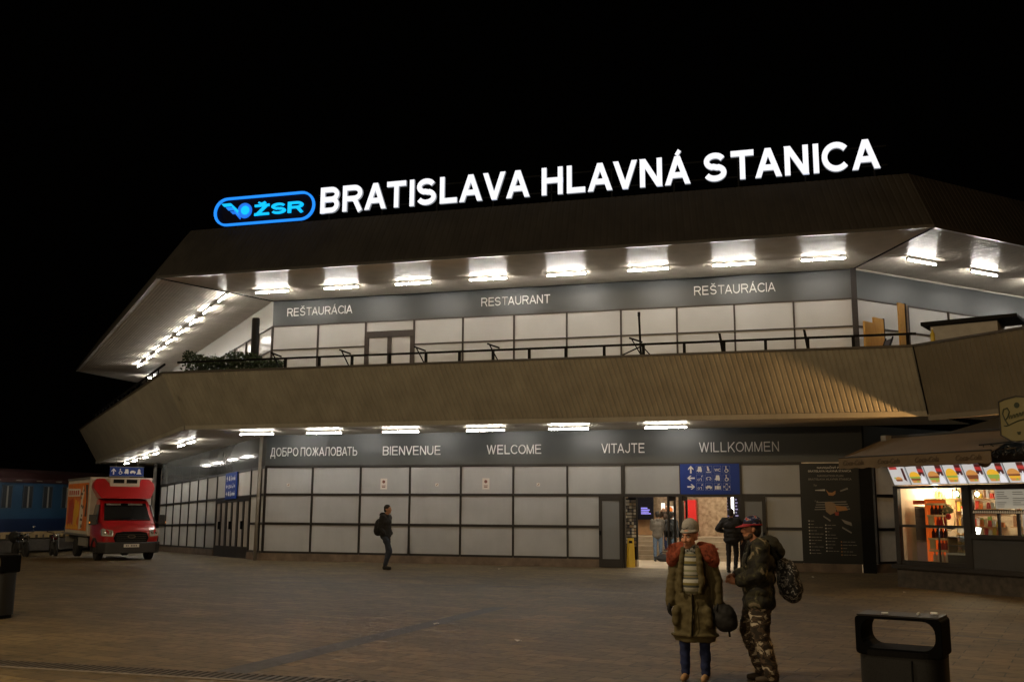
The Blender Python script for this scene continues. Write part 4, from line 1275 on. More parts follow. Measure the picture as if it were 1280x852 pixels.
MB().box((-6, -.1, .62), (9, .15, .92)).build("rail", mat("cream_timber", (.42, .31, .15), .7, noise=.25, nscale=3), pt)
MB().box((-6, -.5, 0), (9, .5, .55)).build("kerb_block", mat("kerb_grey", (.07, .062, .052), .8, noise=.2), pt)
q = MB()
rnd = random.Random(5)
for i in range(30):
    x = -6+.5*i
    q.box((x, -.11, .56), (x+rnd.uniform(.12, .3), -.101, .62+rnd.uniform(.08, .2)))
q.build("gap_shadow_board", mat("dark_timber", (.06, .045, .03), .8), pt)  # dark boxes paint the shade of openings under the rail
def motorbike(x, y, rz, lab, cov):
    mo = empty("motorbike", (x, y, ground(x, y)), rz, lab, "motorbike", "motorbikes by the carriage")
    for wx in (-.68, .68):
        wh = MB().tube([(wx+.3*math.cos(a*.393), 0, .31+.3*math.sin(a*.393)) for a in range(16)], .06, 8, closed=True).build("wheel", M_RUB, mo, smooth=True)
        MB().lathe([(.05, -.05), (.24, -.02), (.24, .02), (.05, .05)], (wx, 0, .31), 16, axis='y').build("rim", M_BUMP, wh)
    MB().ell((.12, 0, .78), (.28, .15, .14)).build("tank", mat("bike_paint_%s" % ("dark" if cov else "red"), (.02, .018, .02) if cov else (.09, .012, .015), .25), mo, smooth=True)
    MB().ell((-.42, 0, .8), (.36, .14, .08)).build("seat", M_RUB, mo, smooth=True)
    MB().box((-.2, -.16, .3), (.28, .16, .62)).build("engine", M_BUMP, mo, bevel=.04)
    MB().tube([(.68, .1, .31), (.45, .1, .95), (.4, .36, 1.02)], .022, 6).tube([(.68, -.1, .31), (.45, -.1, .95), (.4, -.36, 1.02)], .022, 6).build("fork", M_CHROME, mo)
    MB().tube([(.1, .18, .3), (-.5, .2, .3), (-.95, .2, .42)], .04, 8).build("exhaust", M_CHROME, mo, smooth=True)
    MB().ell((.56, 0, .86), (.07, .09, .09)).build("headlight", M_CHROME, mo, smooth=True)
    MB().tube([(.42, .3, 1.0), (.36, .34, 1.2)], .008, 5).ell((.36, .35, 1.22), (.02, .06, .04)).build("mirror", M_CHROME, mo, smooth=True)
    if cov:
        MB().ell((-.85, 0, .78), (.28, .25, .25)).build("top_case", M_RUB, mo, smooth=True)
motorbike(-13.3, 3.6, -.55, "black motorbike with top case parked before the blue carriage", True)
motorbike(-12.5, 4.6, -.75, "dark red motorbike parked between the black motorbike and the truck", False)

# ------------------------------------------------------------------ litter bins
def rrect(hw, z0, z1, r, n=5):
    p = []
    for cx_, cz_, a0 in ((hw-r, z0+r, -90), (hw-r, z1-r, 0), (-hw+r, z1-r, 90), (-hw+r, z0+r, 180)):
        for k in range(n+1):
            a = math.radians(a0+90*k/n)
            p.append((cx_+r*math.cos(a), cz_+r*math.sin(a)))
    return p
M_PERF = ramp_mat("perforated_steel", [(0, (.001, .001, .001)), (.32, (.007, .0075, .0085))], 55, tex='voronoi', rough=.5)
def bin_(x, y, rz, lab):
    b = empty("litter_bin", (x, y, 0), rz, lab, "litter bin", "black litter bins on the square")
    o1 = [(.314*math.copysign(abs(math.cos(a))**.5, math.cos(a)), .2*math.copysign(abs(math.sin(a))**.6, math.sin(a))) for a in [2*math.pi*k/40 for k in range(40)]]
    MB().prism([(u*1.0, v*.95) for u, v in o1], .06, .735, 'z').build("perforated_body", M_PERF, b, smooth='auto')
    MB().prism([(u*.9, v*.9) for u, v in o1], 0, .06, 'z').build("foot", M_BLACK, b)
    MB().ring(o1, [(u*.88, v*.86) for u, v in o1], .73, .77, 'z').build("rim", M_BLACK, b)
    MB().ring(rrect(.315, .735, 1.02, .03), rrect(.268, .785, 1.0, .09), -.18, .18, 'y').build("hood", mat("bin_paint", (.0025, .0025, .0028), .7, spec=.06), b, bevel=.006)
    MB().box((-.3, -.17, 1.021), (.3, .17, 1.031)).build("top_plate", mat("bin_top", (.022, .02, .02), .45, .2, noise=.2), b)
    MB().box((.09, -.206, .1), (.1, -.19, .71)).build("door_seam", M_BLACK, b)
    return b
BN = (18.62, -23.05)
bin_(BN[0], BN[1], -.3, "black perforated litter bin with slotted hood nearest the camera at the bottom right")
bin_(5.07, -17.6, -.12, "black litter bin half out of view at the left edge")
for k, (dx, dy, l) in enumerate(((-.13, -.08, .05), (.12, -.02, .07), (.24, .03, .055))):
    e = MB().cyl((-l/2, 0, 0), (l/2, 0, 0), .009, n=8).build("cigarette_stub", M_WHITE)
    e.location = (BN[0]+dx, BN[1]+dy, 1.041)
    e.rotation_euler = (0, 0, k*1.3)
    tag(e, ["short cigarette stub lying on the near bin lid, leftmost", "cigarette stub in the middle of the near bin lid", "cigarette stub near the right edge of the near bin lid"][k], "cigarette stub", "stubs on the bin lid")

# ------------------------------------------------------------------ snack kiosk (local: x along the front, y inward)
KX, KY = 20.13, -5.32
KR = -math.pi/4
def kloc(s, w, z=0):
    return (KX+R2*s+R2*w, KY-R2*s+R2*w, z)
ki = empty("snack_kiosk", (KX, KY, 0), KR, "dark snack kiosk with lit windows and a glowing row of burger pictures at the right", "kiosk")
M_KDARK = mat("kiosk_frame", (.02, .017, .016), .5)
M_KGREY = mat("kiosk_grey", (.045, .046, .05), .5, noise=.08)
M_KWALL = mat("kiosk_cream", (.7, .58, .42), .6, noise=.1, nscale=2)
MB().box((0, 0, 0), (6, 3, .44)).build("base", mat("kiosk_stone", (.06, .05, .042), .7, noise=.5, nscale=7, bump=.4), ki)
MB().box((-.08, -.1, .44), (6, .1, .54)).build("ledge", M_KDARK, ki)
MB().box((0, .0, .541), (.13, .12, 2.4)).build("corner_post", M_KDARK, ki)
MB().box((1.9, .0, .541), (2.09, .12, 2.4)).build("corner_post", M_KDARK, ki)
MB().box((.13, .02, .541), (1.9, .09, .64)).box((.13, .02, 1.42), (1.9, .08, 1.48)).box((1.19, .03, .64), (1.215, .07, 1.42)).box((.13, .02, 2.33), (1.9, .09, 2.4)).build("window_frame", M_KDARK, ki)
MB().box((.13, .045, .64), (1.9, .055, 2.33)).build("glass_pane", M_GLASS, ki)
MB().box((2.09, .015, .541), (6, .08, 1.2)).build("front_panel", M_KGREY, ki)
MB().box((2.09, -.06, 1.2), (6, .1, 1.29)).box((2.09, .02, 2.28), (6, .09, 2.4)).box((2.09, .02, 1.29), (2.16, .08, 2.28)).box((2.74, .03, 1.29), (2.8, .07, 1.75)).box((3.2, .03, 1.29), (3.27, .07, 1.75)).box((2.16, .02, 1.75), (6, .08, 1.84)).build("window_frame", M_KDARK, ki)
MB().box((2.16, .045, 1.29), (6, .052, 2.28)).build("glass_pane", M_GLASS, ki)
q = MB()
for k in range(60):
    q.prism([(2.16+.055*k, 1.765), (2.2+.055*k, 1.765), (2.205+.055*k, 1.8), (2.18+.055*k, 1.82), (2.16+.055*k, 1.79)], .012, .018, 'y')
q.build("lace_trim", M_WHITE, ki)
MB().box((0, 1.55, .54), (6, 1.65, 2.9)).box((0, .12, .54), (.06, 1.55, 2.9)).box((0, .12, 2.42), (6, 1.55, 2.5)).build("inner_wall", M_KWALL, ki)
MB().box((0, 1.66, .44), (6, 3, 2.9)).build("store_wall", M_KDARK, ki)
MB().box((-.1, -.02, 2.9), (6, 3.1, 3.05)).build("roof", M_KDARK, ki)
MB().box((1.25, .25, .54), (1.88, .75, .8)).build("counter", M_KDARK, ki)
MB().box((2.2, .2, .54), (6, .7, 1.28)).build("counter", M_KGREY, ki)
# tilted lit menu
MP = Vector((0, -.18, .46))
def mpt(s, v, d=0):                                        # v 0..1 up the tilted face, d outwards
    return (s-.05*v, -.03-.17*v-d*.93, 2.41+.45*v-d*.34)
lb = MB().hexa([(.08, -.03, 2.41), (6, -.03, 2.41), (6, .1, 2.41), (.08, .1, 2.41), (.03, -.2, 2.86), (6, -.2, 2.86), (6, .1, 2.86), (.03, .1, 2.86)]).build("menu_box", mat("menu_alu", (.3, .3, .31), .4), ki)
def em_(n, c, s=1.0):
    return mat("menu_"+n, (.3, .3, .3), .5, emit=c, es=s*.8)
E_BG, E_BUN, E_MEAT, E_LEAF, E_RED, E_DARK, E_CUP, E_CHZ = em_("white", (.66, .63, .6)), em_("bun", (.7, .3, .07)), em_("meat", (.22, .06, .02)), em_("salad", (.3, .42, .06)), em_("label", (.5, .03, .03)), em_("cola", (.06, .008, .012)), em_("cup", (.95, .93, .97)), em_("cheese", (.95, .5, .03))
for k in range(11):
    a = .1+.512*k
    q = MB()
    W = .5 if k < 10 else .4
    def pic(pts, d, m):
        q.add([mpt(a+W*u, v, d) for u, v in pts], [list(range(len(pts)))], m)
    pic([(0, .03), (.98, .03), (.98, .97), (0, .97)], .004, E_BG)
    pic([(.93, .03), (.98, .03), (.98, .97), (.93, .97)], .006, mat("menu_strip", (.3, .3, .3), .5, emit=(.3, .32, .33), es=1))
    if k:
        pic([(.6, .5), (.92, .45), (.92, .97), (.6, .97)], .006, E_DARK)
        pic([(.6, .68), (.92, .65), (.92, .82), (.6, .84)], .009, E_RED)
        pic([(.76+.16*math.cos(t*.314), .06+.36*math.sin(t*.314)) for t in range(11)], .009, E_CUP)
        pic([(.74, .45), (.8, .45), (.79, .56), (.75, .56)], .009, E_CUP)
        b0 = .04+.02*(k % 3)
        top = (E_BUN, E_CHZ, E_BUN, E_BUN)[k % 4] if k != 3 else E_CHZ
        pic([(b0+.28+.3*math.cos(t*.314), .44+.26*math.sin(t*.314)*(1.4 if k == 3 else 1)) for t in range(11)], .007, top)
        pic([(b0-.02, .44), (b0+.58, .44), (b0+.56, .34), (b0, .35)], .0075, (E_MEAT, E_LEAF)[k % 2])
        pic([(b0, .35), (b0+.57, .34), (b0+.52, .24), (b0+.04, .25)], .0078, (E_CHZ, E_MEAT, E_LEAF)[k % 3])
        pic([(b0+.02, .25), (b0+.54, .25), (b0+.47, .12), (b0+.08, .12)], .0076, E_BUN)
        pic([(b0+.3, .15), (b0+.44, .15), (b0+.4, .24), (b0+.33, .24)], .0085, E_LEAF)
    else:
        pic([(.05, .84), (.5, .84), (.5, .97), (.05, .97)], .006, E_RED)
        pic([(.7, .3), (.85, .2), (.85, .9), (.72, .9)], .006, E_DARK)
        pic([(.4+.2*math.cos(t*.314), .32+.14*math.sin(t*.314)) for t in range(11)], .007, E_BUN)
        pic([(.2, .32), (.6, .32), (.58, .22), (.24, .22)], .0075, E_MEAT)
        pic([(.14, .36), (.26, .34), (.24, .44), (.16, .44)], .0078, E_LEAF)
    q.build("menu_picture", None, lb, recalc=False)
# bulbs
def kbulb(s, w, z, lab, p):
    e = empty("light_bulb", kloc(s, w, z), 0, lab, "light bulb", "bulbs in the kiosk")
    MB().ell((0, 0, 0), (.045, .045, .055)).build("bulb", mat("kiosk_bulb", (1, .9, .7), emit=(1, .78, .45), es=22), e, smooth=True)
    MB().cyl((0, 0, .05), (0, 0, .13), .022, n=10).cyl((0, 0, .13), (0, 0, 2.42-z), .006, n=5).build("socket", M_KDARK, e)
    l = lamp("bulb_light", (0, 0, -.07), p, (1, .8, .52), .05)
    l.parent = e
kbulb(1.62, .22, 2.2, "glaring warm bulb behind the left kiosk window", 30)
kbulb(2.16, .2, 2.19, "smaller warm bulb at the left end of the right kiosk window", 18)
kbulb(.35, 1.1, 2.36, "warm bulb deep inside the kiosk over the drinks shelf", 62)  # unseen bulb added to brighten the kiosk interior
kbulb(3.9, 1.1, 2.36, "warm bulb deep inside the kiosk behind the right window", 90)  # second unseen bulb, added to light the room behind this window
# drinks rack with lit orange back
rk = empty("drinks_rack", kloc(.72, .28, .56), KR, "narrow orange lit drinks rack in the left kiosk window", "shelf")
M_ORG = mat("rack_orange", (.6, .12, .02), .5, emit=(1, .15, .015), es=.4)
M_RACK = mat("rack_wood", (.5, .3, .13), .5)
MB().box((0, .3, .08), (.52, .33, 1.5)).build("back", M_ORG, rk)
MB().box((-.05, 0, .05), (0, .33, 1.52)).build("side_panel", M_ORG, rk)
MB().box((.52, 0, .05), (.55, .33, 1.52)).build("side_panel", M_RACK, rk)
for k in range(6):
    MB().box((0, -.005, .03+.27*k), (.52, .32, .075+.27*k)).build("shelf", mat("shelf_front", (.65, .48, .26), .5), rk)
MB().hexa([(-.05, -.01, 1.5), (.55, -.01, 1.5), (.55, .33, 1.5), (-.05, .33, 1.5), (-.05, -.01, 1.53), (.5, -.01, 1.53), (.5, .33, 1.53), (-.05, .33, 1.53)]).build("top_panel", M_RACK, rk)
for k in (1, 3):
    MB().box((.02, .01, .085+.27*k), (.18, .03, .3+.27*k)).build("price_card", mat("card_cream", (.6, .45, .22), .6), rk)
BOT = None
BM_ = [mat("bottle_cola", (.06, .012, .01), .2), mat("bottle_red", (.38, .02, .015), .3), mat("bottle_pale", (.5, .4, .3), .3), mat("bottle_dark", (.03, .012, .01), .2)]
base = {}
names = ["bottom shelf", "second shelf from the bottom", "middle shelf", "second shelf from the top", "top shelf"]
for r in range(5):
    xs_ = [.1, .21, .32, .43] if r in (0, 2, 4) else [.25, .34, .43]
    for j, x in enumerate(xs_):
        mi = (2, 1, 0, 1, 3)[r]
        if mi not in base:
            base[mi] = MB().lathe([(.034, 0), (.036, .01), (.036, .1), (.03, .125), (.014, .155), (.014, .18), (.016, .182), (.016, .195), (.004, .196)], n=10).build("bottle", BM_[mi], smooth='auto')
            o = base[mi]
        else:
            o = base[mi].copy()
            sc.collection.objects.link(o)
        o.location = kloc(.72+x, .28+.07, .56+.078+.27*r)
        o.scale = (1.25, 1.25, 1.15)
        tag(o, "small %s drink bottle on the %s of the orange drinks rack" % (("pale", "red", "brown", "red", "dark")[r], names[r]), "bottle", "bottles on the %s of the rack" % names[r])
fr_ = empty("drinks_fridge", kloc(.2, .5, .56), KR, "steel sided cold cabinet left of the orange drinks rack", "fridge")
MB().box((0, 0, 0), (.42, .5, 1.35)).build("body", mat("steel", (.3, .28, .26), .3, .8), fr_)
MB().box((.02, -.02, .55), (.4, -.001, 1.3)).build("door", mat("steel_dark", (.12, .12, .13), .25, .7), fr_)
MB().box((.02, -.025, .05), (.4, -.001, .5)).build("panel", mat("mauve_panel", (.28, .22, .26), .5), fr_)
MB().box((0, -.05, 1.4), (.5, .4, 1.5)).build("crate", mat("red_crate", (.5, .08, .03), .5), fr_)
dc = empty("pastry_case", kloc(1.26, .18, .81), KR, "glass pastry display case with lit trays right of the drinks rack", "display case")
MB().box((0, 0, 0), (.62, .5, .04)).box((0, .46, .04), (.62, .5, .62)).build("body", mat("case_white", (.55, .55, .52), .4), dc)
for z in (.2, .4):
    MB().box((.01, .03, z), (.61, .45, z+.012)).build("glass_shelf", M_FROST, dc)
MB().box((0, -.006, .04), (.62, 0, .6)).build("front_glass", M_GLASS, dc)
MB().box((.3, .4, .56), (.6, .45, .6)).build("strip_light", mat("case_light", (1, 1, 1), emit=(.95, .95, .9), es=60), dc)
PB = None
for r, z in enumerate((.05, .225, .425)):
    for j in range(3):
        if PB is None:
            PB = MB().ell((0, 0, .03), (.075, .06, .035), n=12, k=6).ell((.02, 0, .05), (.05, .045, .03), n=10, k=6).build("pastry", mat("pastry_crust", (.55, .34, .13), .6, noise=.3, nscale=20), smooth=True)
            o = PB
        else:
            o = PB.copy()
            sc.collection.objects.link(o)
        o.location = kloc(1.26+.25+.14*j, .18+.18, .81+z)
        o.rotation_euler = (0, 0, j*1.1+r)
        tag(o, "golden pastry on the %s of the glass display case" % ["floor", "lower shelf", "upper shelf"][r], "pastry", "pastries on the %s of the case" % ["floor", "lower shelf", "upper shelf"][r])
cs = empty("price_sign", kloc(1.62, .35, 1.72), KR, "small white and red sign with illegible price text under the bulb", "sign")
MB().box((0, 0, 0), (.26, .03, .2)).build("panel", mat("lit_white", (.8, .75, .68), .5), cs)
MB().box((0, -.005, .14), (.26, 0, .2)).prism([(.04, .02), (.09, .02), (.11, .11), (.06, .11)], -.005, 0, 'y').prism([(.14, .02), (.2, .02), (.2, .11), (.15, .11)], -.005, 0, 'y').build("print", mat("sign_red", (.45, .04, .02), .5), cs)
jr = empty("steel_urn", kloc(1.72, .3, 1.44), KR, "shiny steel urn on the case beside the price sign", "urn")
MB().lathe([(.07, 0), (.08, .02), (.08, .2), (.06, .24), (.02, .26)], n=16).build("body", mat("steel", (.3, .3, .3), .3, .8), jr, smooth='auto')
MB().lathe([(.085, .2), (.085, .215)], n=16).build("lid_ring", M_CHROME, jr)
fl = empty("flower_wreath", kloc(1.42, .15, 1.78), KR, "hanging wreath with palm like leaves and a red flower in the left kiosk window", "wreath")
MB().tube([(.17*math.cos(a*.314), 0, -.12+.3*math.sin(a*.314)) for a in range(20)], .012, 6, closed=True).build("hoop", M_RACK, fl)
q = MB()
rnd = random.Random(8)
for k in range(46):
    a = rnd.uniform(0, math.pi)
    l = rnd.uniform(.1, .22)
    c = Vector((rnd.uniform(-.06, .06), rnd.uniform(-.05, .02), rnd.uniform(-.05, .05)))
    d = Vector((math.cos(a), rnd.uniform(-.3, .1), math.sin(a)))*l
    e = Vector((-math.sin(a), .1, math.cos(a)))*.016
    q.add([c, c+d*.5+e, c+d, c+d*.5-e], [(0, 1, 2, 3)])
q.build("leaves", mat("dry_leaf", (.16, .15, .06), .7), fl, recalc=False)
q = MB()
for k in range(9):
    a = k*.7
    q.ell((.03+.04*math.cos(a), -.05, -.1+.04*math.sin(a)), (.04, .025, .035), n=8, k=5)
q.build("flower", mat("flower_red", (.5, .03, .02), .6), fl, smooth=True)
MB().lathe([(.12, 0), (.1, -.05), (.05, -.07), (.02, -.07)], (.05, 0, -.32), 16).build("bowl", M_KDARK, fl)
ps = empty("price_list", kloc(2.72, .03, 1.86), KR, "large pale price list sheet in the right kiosk window", "sheet")
MB().box((0, 0, 0), (1.6, .006, .42)).build("sheet", mat("sheet_pale", (.42, .42, .38), .7, emit=(.5, .48, .4), es=.35), ps)
q = MB()
rnd = random.Random(4)
for c in range(4):
    for r in range(8):
        if rnd.random() < .85:
            q.box((.05+.38*c, -.003, .04+.045*r), (.05+.38*c+rnd.uniform(.15, .32), 0, .052+.045*r))
q.build("print_lines", mat("sheet_ink", (.2, .2, .19), .7), ps)
M_SN = [mat("snack_orange", (.55, .16, .03), .4), mat("snack_cream", (.6, .5, .35), .5), mat("snack_red", (.42, .03, .02), .4), mat("snack_white", (.65, .65, .62), .5), mat("snack_yellow", (.6, .42, .05), .4)]
rnd = random.Random(21)
k = 0
for z, n0 in ((1.86, 5), (1.47, 6), (1.29, 5)):
    for j in range(n0):
        s = 2.2+.1*j
        h, wd = rnd.uniform(.1, .17), .085
        o = MB().hexa([(0, 0, 0), (wd, 0, 0), (wd, .05, 0), (0, .05, 0), (.01, .015, h), (wd-.01, .015, h), (wd-.01, .035, h), (.01, .035, h)]).build("snack_packet", M_SN[k % 5])
        o.location = kloc(s, .16+.02*(j % 2), z)
        o.rotation_euler = (0, 0, KR)
        tag(o, "small %s snack packet on the %s in the right kiosk window" % (("orange", "cream", "red", "white", "yellow")[k % 5], {1.86: "top shelf", 1.47: "middle shelf", 1.29: "bottom shelf"}[z]), "snack packet", "%s packets on the %s" % (("orange", "cream", "red", "white", "yellow")[k % 5], {1.86: "top shelf", 1.47: "middle shelf", 1.29: "bottom shelf"}[z]))
        k += 1
MB().box((2.17, .14, 1.84), (2.72, .3, 1.858)).box((2.17, .14, 1.455), (2.74, .3, 1.468)).build("snack_shelf", M_RACK, ki)
ck = empty("glass_cooler", kloc(2.82, .75, 1.0), KR, "white lit cooler with glass doors seen through the right kiosk window", "cooler")
MB().box((0, .05, 0), (1.6, .5, .9)).build("body", mat("cooler_white", (.5, .52, .58), .4), ck)
for j in range(3):
    MB().box((.06+.5*j, .03, .1), (.5+.5*j, .049, .85)).build("door", mat("cooler_door", (.25, .26, .33), .3, emit=(.4, .42, .55), es=.3), ck)
MB().box((.505, .02, .1), (.555, .03, .85)).box((1.005, .02, .1), (1.055, .03, .85)).build("door_frame", M_KDARK, ck)

# stock on the back shelves of the kiosk
M_ST = [mat("stock_white", (.7, .68, .62), .5), mat("stock_red", (.5, .04, .025), .4), mat("stock_brown", (.25, .12, .05), .5), mat("stock_green", (.1, .22, .06), .4), mat("stock_yellow", (.7, .5, .08), .4), mat("stock_silver", (.4, .4, .42), .3)]
SN = ["white", "red", "brown", "green", "yellow", "silver"]
for u, (s0, n0, lab) in enumerate(((.15, 17, "left"), (2.2, 26, "right"))):
    sh_ = empty("stock_shelf", kloc(s0, 1.3, .54), KR, "pale shelf of goods along the back wall seen through the %s kiosk window" % lab, "shelf", None)
    L_ = n0*.1+.05
    for z in (.55, .9, 1.25, 1.55):
        MB().box((0, -.05, z), (L_, .24, z+.02)).build("board", M_RACK, sh_)
        for j in range(n0):
            k = rnd.randint(0, 5)
            h = rnd.uniform(.1, .26)
            if rnd.random() < .4:
                o = MB().lathe([(.03, 0), (.034, .01), (.034, h*.6), (.014, h*.8), (.014, h)], n=8).build("carton", M_ST[k], smooth='auto')
            else:
                o = MB().hexa([(-.042, -.03, 0), (.042, -.03, 0), (.042, .03, 0), (-.042, .03, 0), (-.04, -.028, h), (.04, -.028, h), (.04, .028, h), (-.04, .028, h)]).build("carton", M_ST[k])
            o.location = kloc(s0+.07+.1*j, 1.3+.05, .54+z+.021)
            o.rotation_euler = (0, 0, KR)
            tag(o, "small %s goods on the pale back shelf seen through the %s kiosk window" % (SN[k], lab), "goods", "%s goods on the %s back shelf" % (SN[k], lab))
# awning over the kiosk
aw = empty("awning", kloc(.2, -2, 2.75), KR, "brown fabric awning with faint drink lettering on its valance over the kiosk", "awning")
M_AWN = mat("awning_cloth", (.15, .11, .07), .85, noise=.1, nscale=2, bump=.15, bscale=30)
q = MB()
nS, nW = 24, 6
AL = 3.95
def ap(i, j):
    u, v = i/nS, j/nW
    return (AL*u*(1-v)+(-.1+3.55*u)*v, 1.75*v, .25+.55*v-.05*math.sin(math.pi*v)-.012*math.sin(u*math.pi*8)*math.sin(math.pi*v))
vs = [ap(i, j) for j in range(nW+1) for i in range(nS+1)]
q.add(vs, [(j*(nS+1)+i, j*(nS+1)+i+1, (j+1)*(nS+1)+i+1, (j+1)*(nS+1)+i) for j in range(nW) for i in range(nS)])
q.add([(x, y, z-.02) for x, y, z in vs], [(j*(nS+1)+i, (j+1)*(nS+1)+i, (j+1)*(nS+1)+i+1, j*(nS+1)+i+1) for j in range(nW) for i in range(nS)])
q.add([(0, 0, .25), (-.1, 1.75, .8), (-.1, 1.75, .55), (0, 0, 0)], [(0, 1, 2, 3)])
q.build("cloth", M_AWN, aw, smooth=True, recalc=False)
q = MB()
nv = 60
vs = []
for i in range(nv+1):
    x = AL*i/nv
    y = -.012+.012*math.sin(i*.9)
    vs += [(x, -.02, .25), (x, y-.02, .01+.012*math.sin(i*1.05))]
q.add(vs, [(2*i, 2*i+2, 2*i+3, 2*i+1) for i in range(nv)])
q.add([(x, y+.015, z) for x, y, z in vs], [(2*i, 2*i+1, 2*i+3, 2*i+2) for i in range(nv)])
va = q.build("valance", M_AWN, aw, smooth=True, recalc=False)
for k in range(4):
    text_into(MB(), "Coca-Cola", .15+1.0*k, .75+1.0*k, .085, .11, -.046, None, .01, .006, .35).build("lettering", mat("awning_ink", (.085, .06, .038), .85), va)
MB().tube([(0, 0, .26), (AL, 0, .26)], .025, 6).tube([(.3, 0, .22), (1.0, .9, .3), (.4, 1.75, .4)], .02, 6).tube([(3.5, 0, .22), (2.7, .9, .3), (3.3, 1.75, .4)], .02, 6).tube([(-.12, 1.76, .8), (3.5, 1.76, .8)], .05, 8).build("frame", M_KDARK, aw)
MB().box((-.05, 1.5, .72), (.1, 1.7, .85)).build("bracket_box", M_PIPE, aw)
tp = empty("roof_tarpaulin", kloc(.3, .2, 3.4), KR, "dark sloping canopy on the kiosk roof behind the awning", "canopy")
MB().hexa([(.1, 0, 0), (6, 0, 0), (6, 2.4, .83), (1.7, 2.4, .83), (.1, 0, .03), (6, 0, .03), (6, 2.4, .86), (1.7, 2.4, .86)]).build("cloth", mat("tarp_dark", (.05, .045, .038), .85), tp)
MB().cyl((.3, .2, -.35), (.3, .2, .05), .03).cyl((5, .2, -.35), (5, .2, .05), .03).cyl((2, 2.2, -.35), (2, 2.2, .7), .03).tube([(.1, -.01, .0), (6, -.01, .0)], .025, 6).tube([(1.7, 2.4, .82), (6, 2.4, .82)], .03, 6).build("pole", M_KDARK, tp)

# iron bracket with a round sign, and the beer sign
br_ = empty("bracket_sign", kloc(3.66, -1.55, 2.86), KR, "round dark disc sign hanging from a curly wrought iron bracket", "sign")
MB().lathe([(.02, -.02), (.16, -.02), (.165, 0), (.16, .02), (.02, .02)], (0, 0, 0), 28, axis='y').build("disc", mat("disc_brown", (.16, .12, .085), .6), br_)
q = MB()
q.tube([(-.1, 0, .3), (1.6, 0, .36)], .016, 6).tube([(0, 0, .16), (0, 0, .31)], .01, 5)
def scroll(cx_, cz_, r, turns, s0, sg_):
    q.tube([(cx_+sg_*r*(1-t/24*.8)*math.cos(s0+t/24*turns*6.283), 0, cz_+r*(1-t/24*.8)*math.sin(s0+t/24*turns*6.283)) for t in range(25)], .012, 5)
for k in range(7):
    scroll(.16+.2*k, .2-.05*(k % 2), .095, 1.4, 1.57+k, 1 if k % 2 else -1)
    scroll(.26+.2*k, .06+.05*(k % 2), .06, 1.3, k*1.3, -1)
q.build("scrollwork", M_CHROME if False else mat("wrought_iron", (.03, .03, .03), .4, .7), br_)
bs_ = empty("beer_sign", kloc(4.1, -1.5, 3.22), KR, "cream shield shaped beer sign with dark script at the right edge", "sign")
sh = [(0, .12), (0, .78), (.12, .82), (.38, .86), (.64, .82), (.76, .78), (.76, .12), (.56, .0), (.38, -.04), (.2, .0)]
MB().prism(sh, -.06, .06, 'y').build("panel", mat("sign_cream", (.2, .18, .085), .5, emit=(.3, .26, .1), es=.0), bs_)
MB().ring([((a-.38)*1.05+.38, (b-.41)*1.05+.41) for a, b in sh], sh, -.08, .08, 'y').build("frame", M_KDARK, bs_)
q = MB()
M_SCR = mat("script_green", (.02, .03, .012), .6)
q.tube([(.17, -.068, .3), (.1, -.068, .42), (.06, -.068, .54), (.09, -.068, .63), (.17, -.068, .65), (.21, -.068, .57), (.17, -.068, .47), (.12, -.068, .42)], .014, 5)
for k in range(7):
    x = .2+.07*k
    q.tube([(x, -.068, .43+.012*k), (x+.02, -.068, .5+.012*k), (x+.045, -.068, .5+.012*k), (x+.05, -.068, .43+.012*k)], .009, 5)
q.tube([(.07, -.068, .3), (.13, -.068, .29), (.4, -.068, .38), (.7, -.068, .43)], .01, 5)
q.prism(circ(.38, .69, .06, 12), -.066, -.061, 'y').prism([(.36, .1), (.41, .1), (.43, .16), (.34, .16)], -.066, -.061, 'y')
q.build("script", M_SCR, bs_)

# ------------------------------------------------------------------ inside the station hall
vm = empty("vending_machine", (13.78, 6.75, .8), 0, "tall red vending machine on the upper hall level", "machine")
MB().box((0, 0, 0), (.42, .6, 1.35)).build("body", mat("vend_red", (.55, .02, .02), .35, emit=(.8, .02, .015), es=.05), vm)
MB().box((.1, -.008, .12), (.32, 0, .3)).box((.02, -.008, 1.1), (.05, 0, 1.25)).build("print", mat("vend_print", (.7, .3, .25), .5), vm)
sb = empty("display_screen", (11.5, 7.7, 1.4), 0, "dark blue departures screen hanging on the left hall wall", "screen")
MB().box((0, 0, 0), (.98, .12, 1.5)).build("housing", M_NAVY, sb)
q = MB()
for k, l in enumerate((.25, .34, .3, .38)):
    q.box((.5, -.006, .42-.07*k), (.5+l, 0, .46-.07*k))
q.build("text_lines", mat("screen_text", (.2, .2, .6), .5, emit=(.25, .22, .8), es=1), sb)
sb2 = empty("display_screen", (15.13, 7.6, 1.35), 0, "dark departures screen with a bright strip light right of the stone wall", "screen")
MB().box((0, 0, 0), (.62, .12, 2)).build("housing", M_NAVY, sb2)
MB().box((.32, -.02, .3), (.42, 0, 1.9)).build("strip_light", mat("strip_white", (1, 1, 1), emit=(1, .97, .92), es=3), sb2)
q = MB()
rnd = random.Random(2)
for k in range(14):
    q.box((.05, -.006, .2+.12*k), (.05+rnd.uniform(.05, .2), 0, .23+.12*k))
    q.box((.47, -.006, .2+.12*k), (.5+rnd.uniform(.02, .08), 0, .25+.12*k))
q.build("text_lines", mat("screen_dim", (.1, .1, .2), .5, emit=(.25, .22, .4), es=.7), sb2)
po = empty("poster", (12.98, 7.6, 1.36), 0, "orange and white lit poster on the hall wall behind the waiting people", "poster")
MB().box((0, 0, 0), (.3, .04, .56)).build("sheet", mat("poster_white", (.8, .8, .8), .5, emit=(1, .95, .9), es=.8), po)
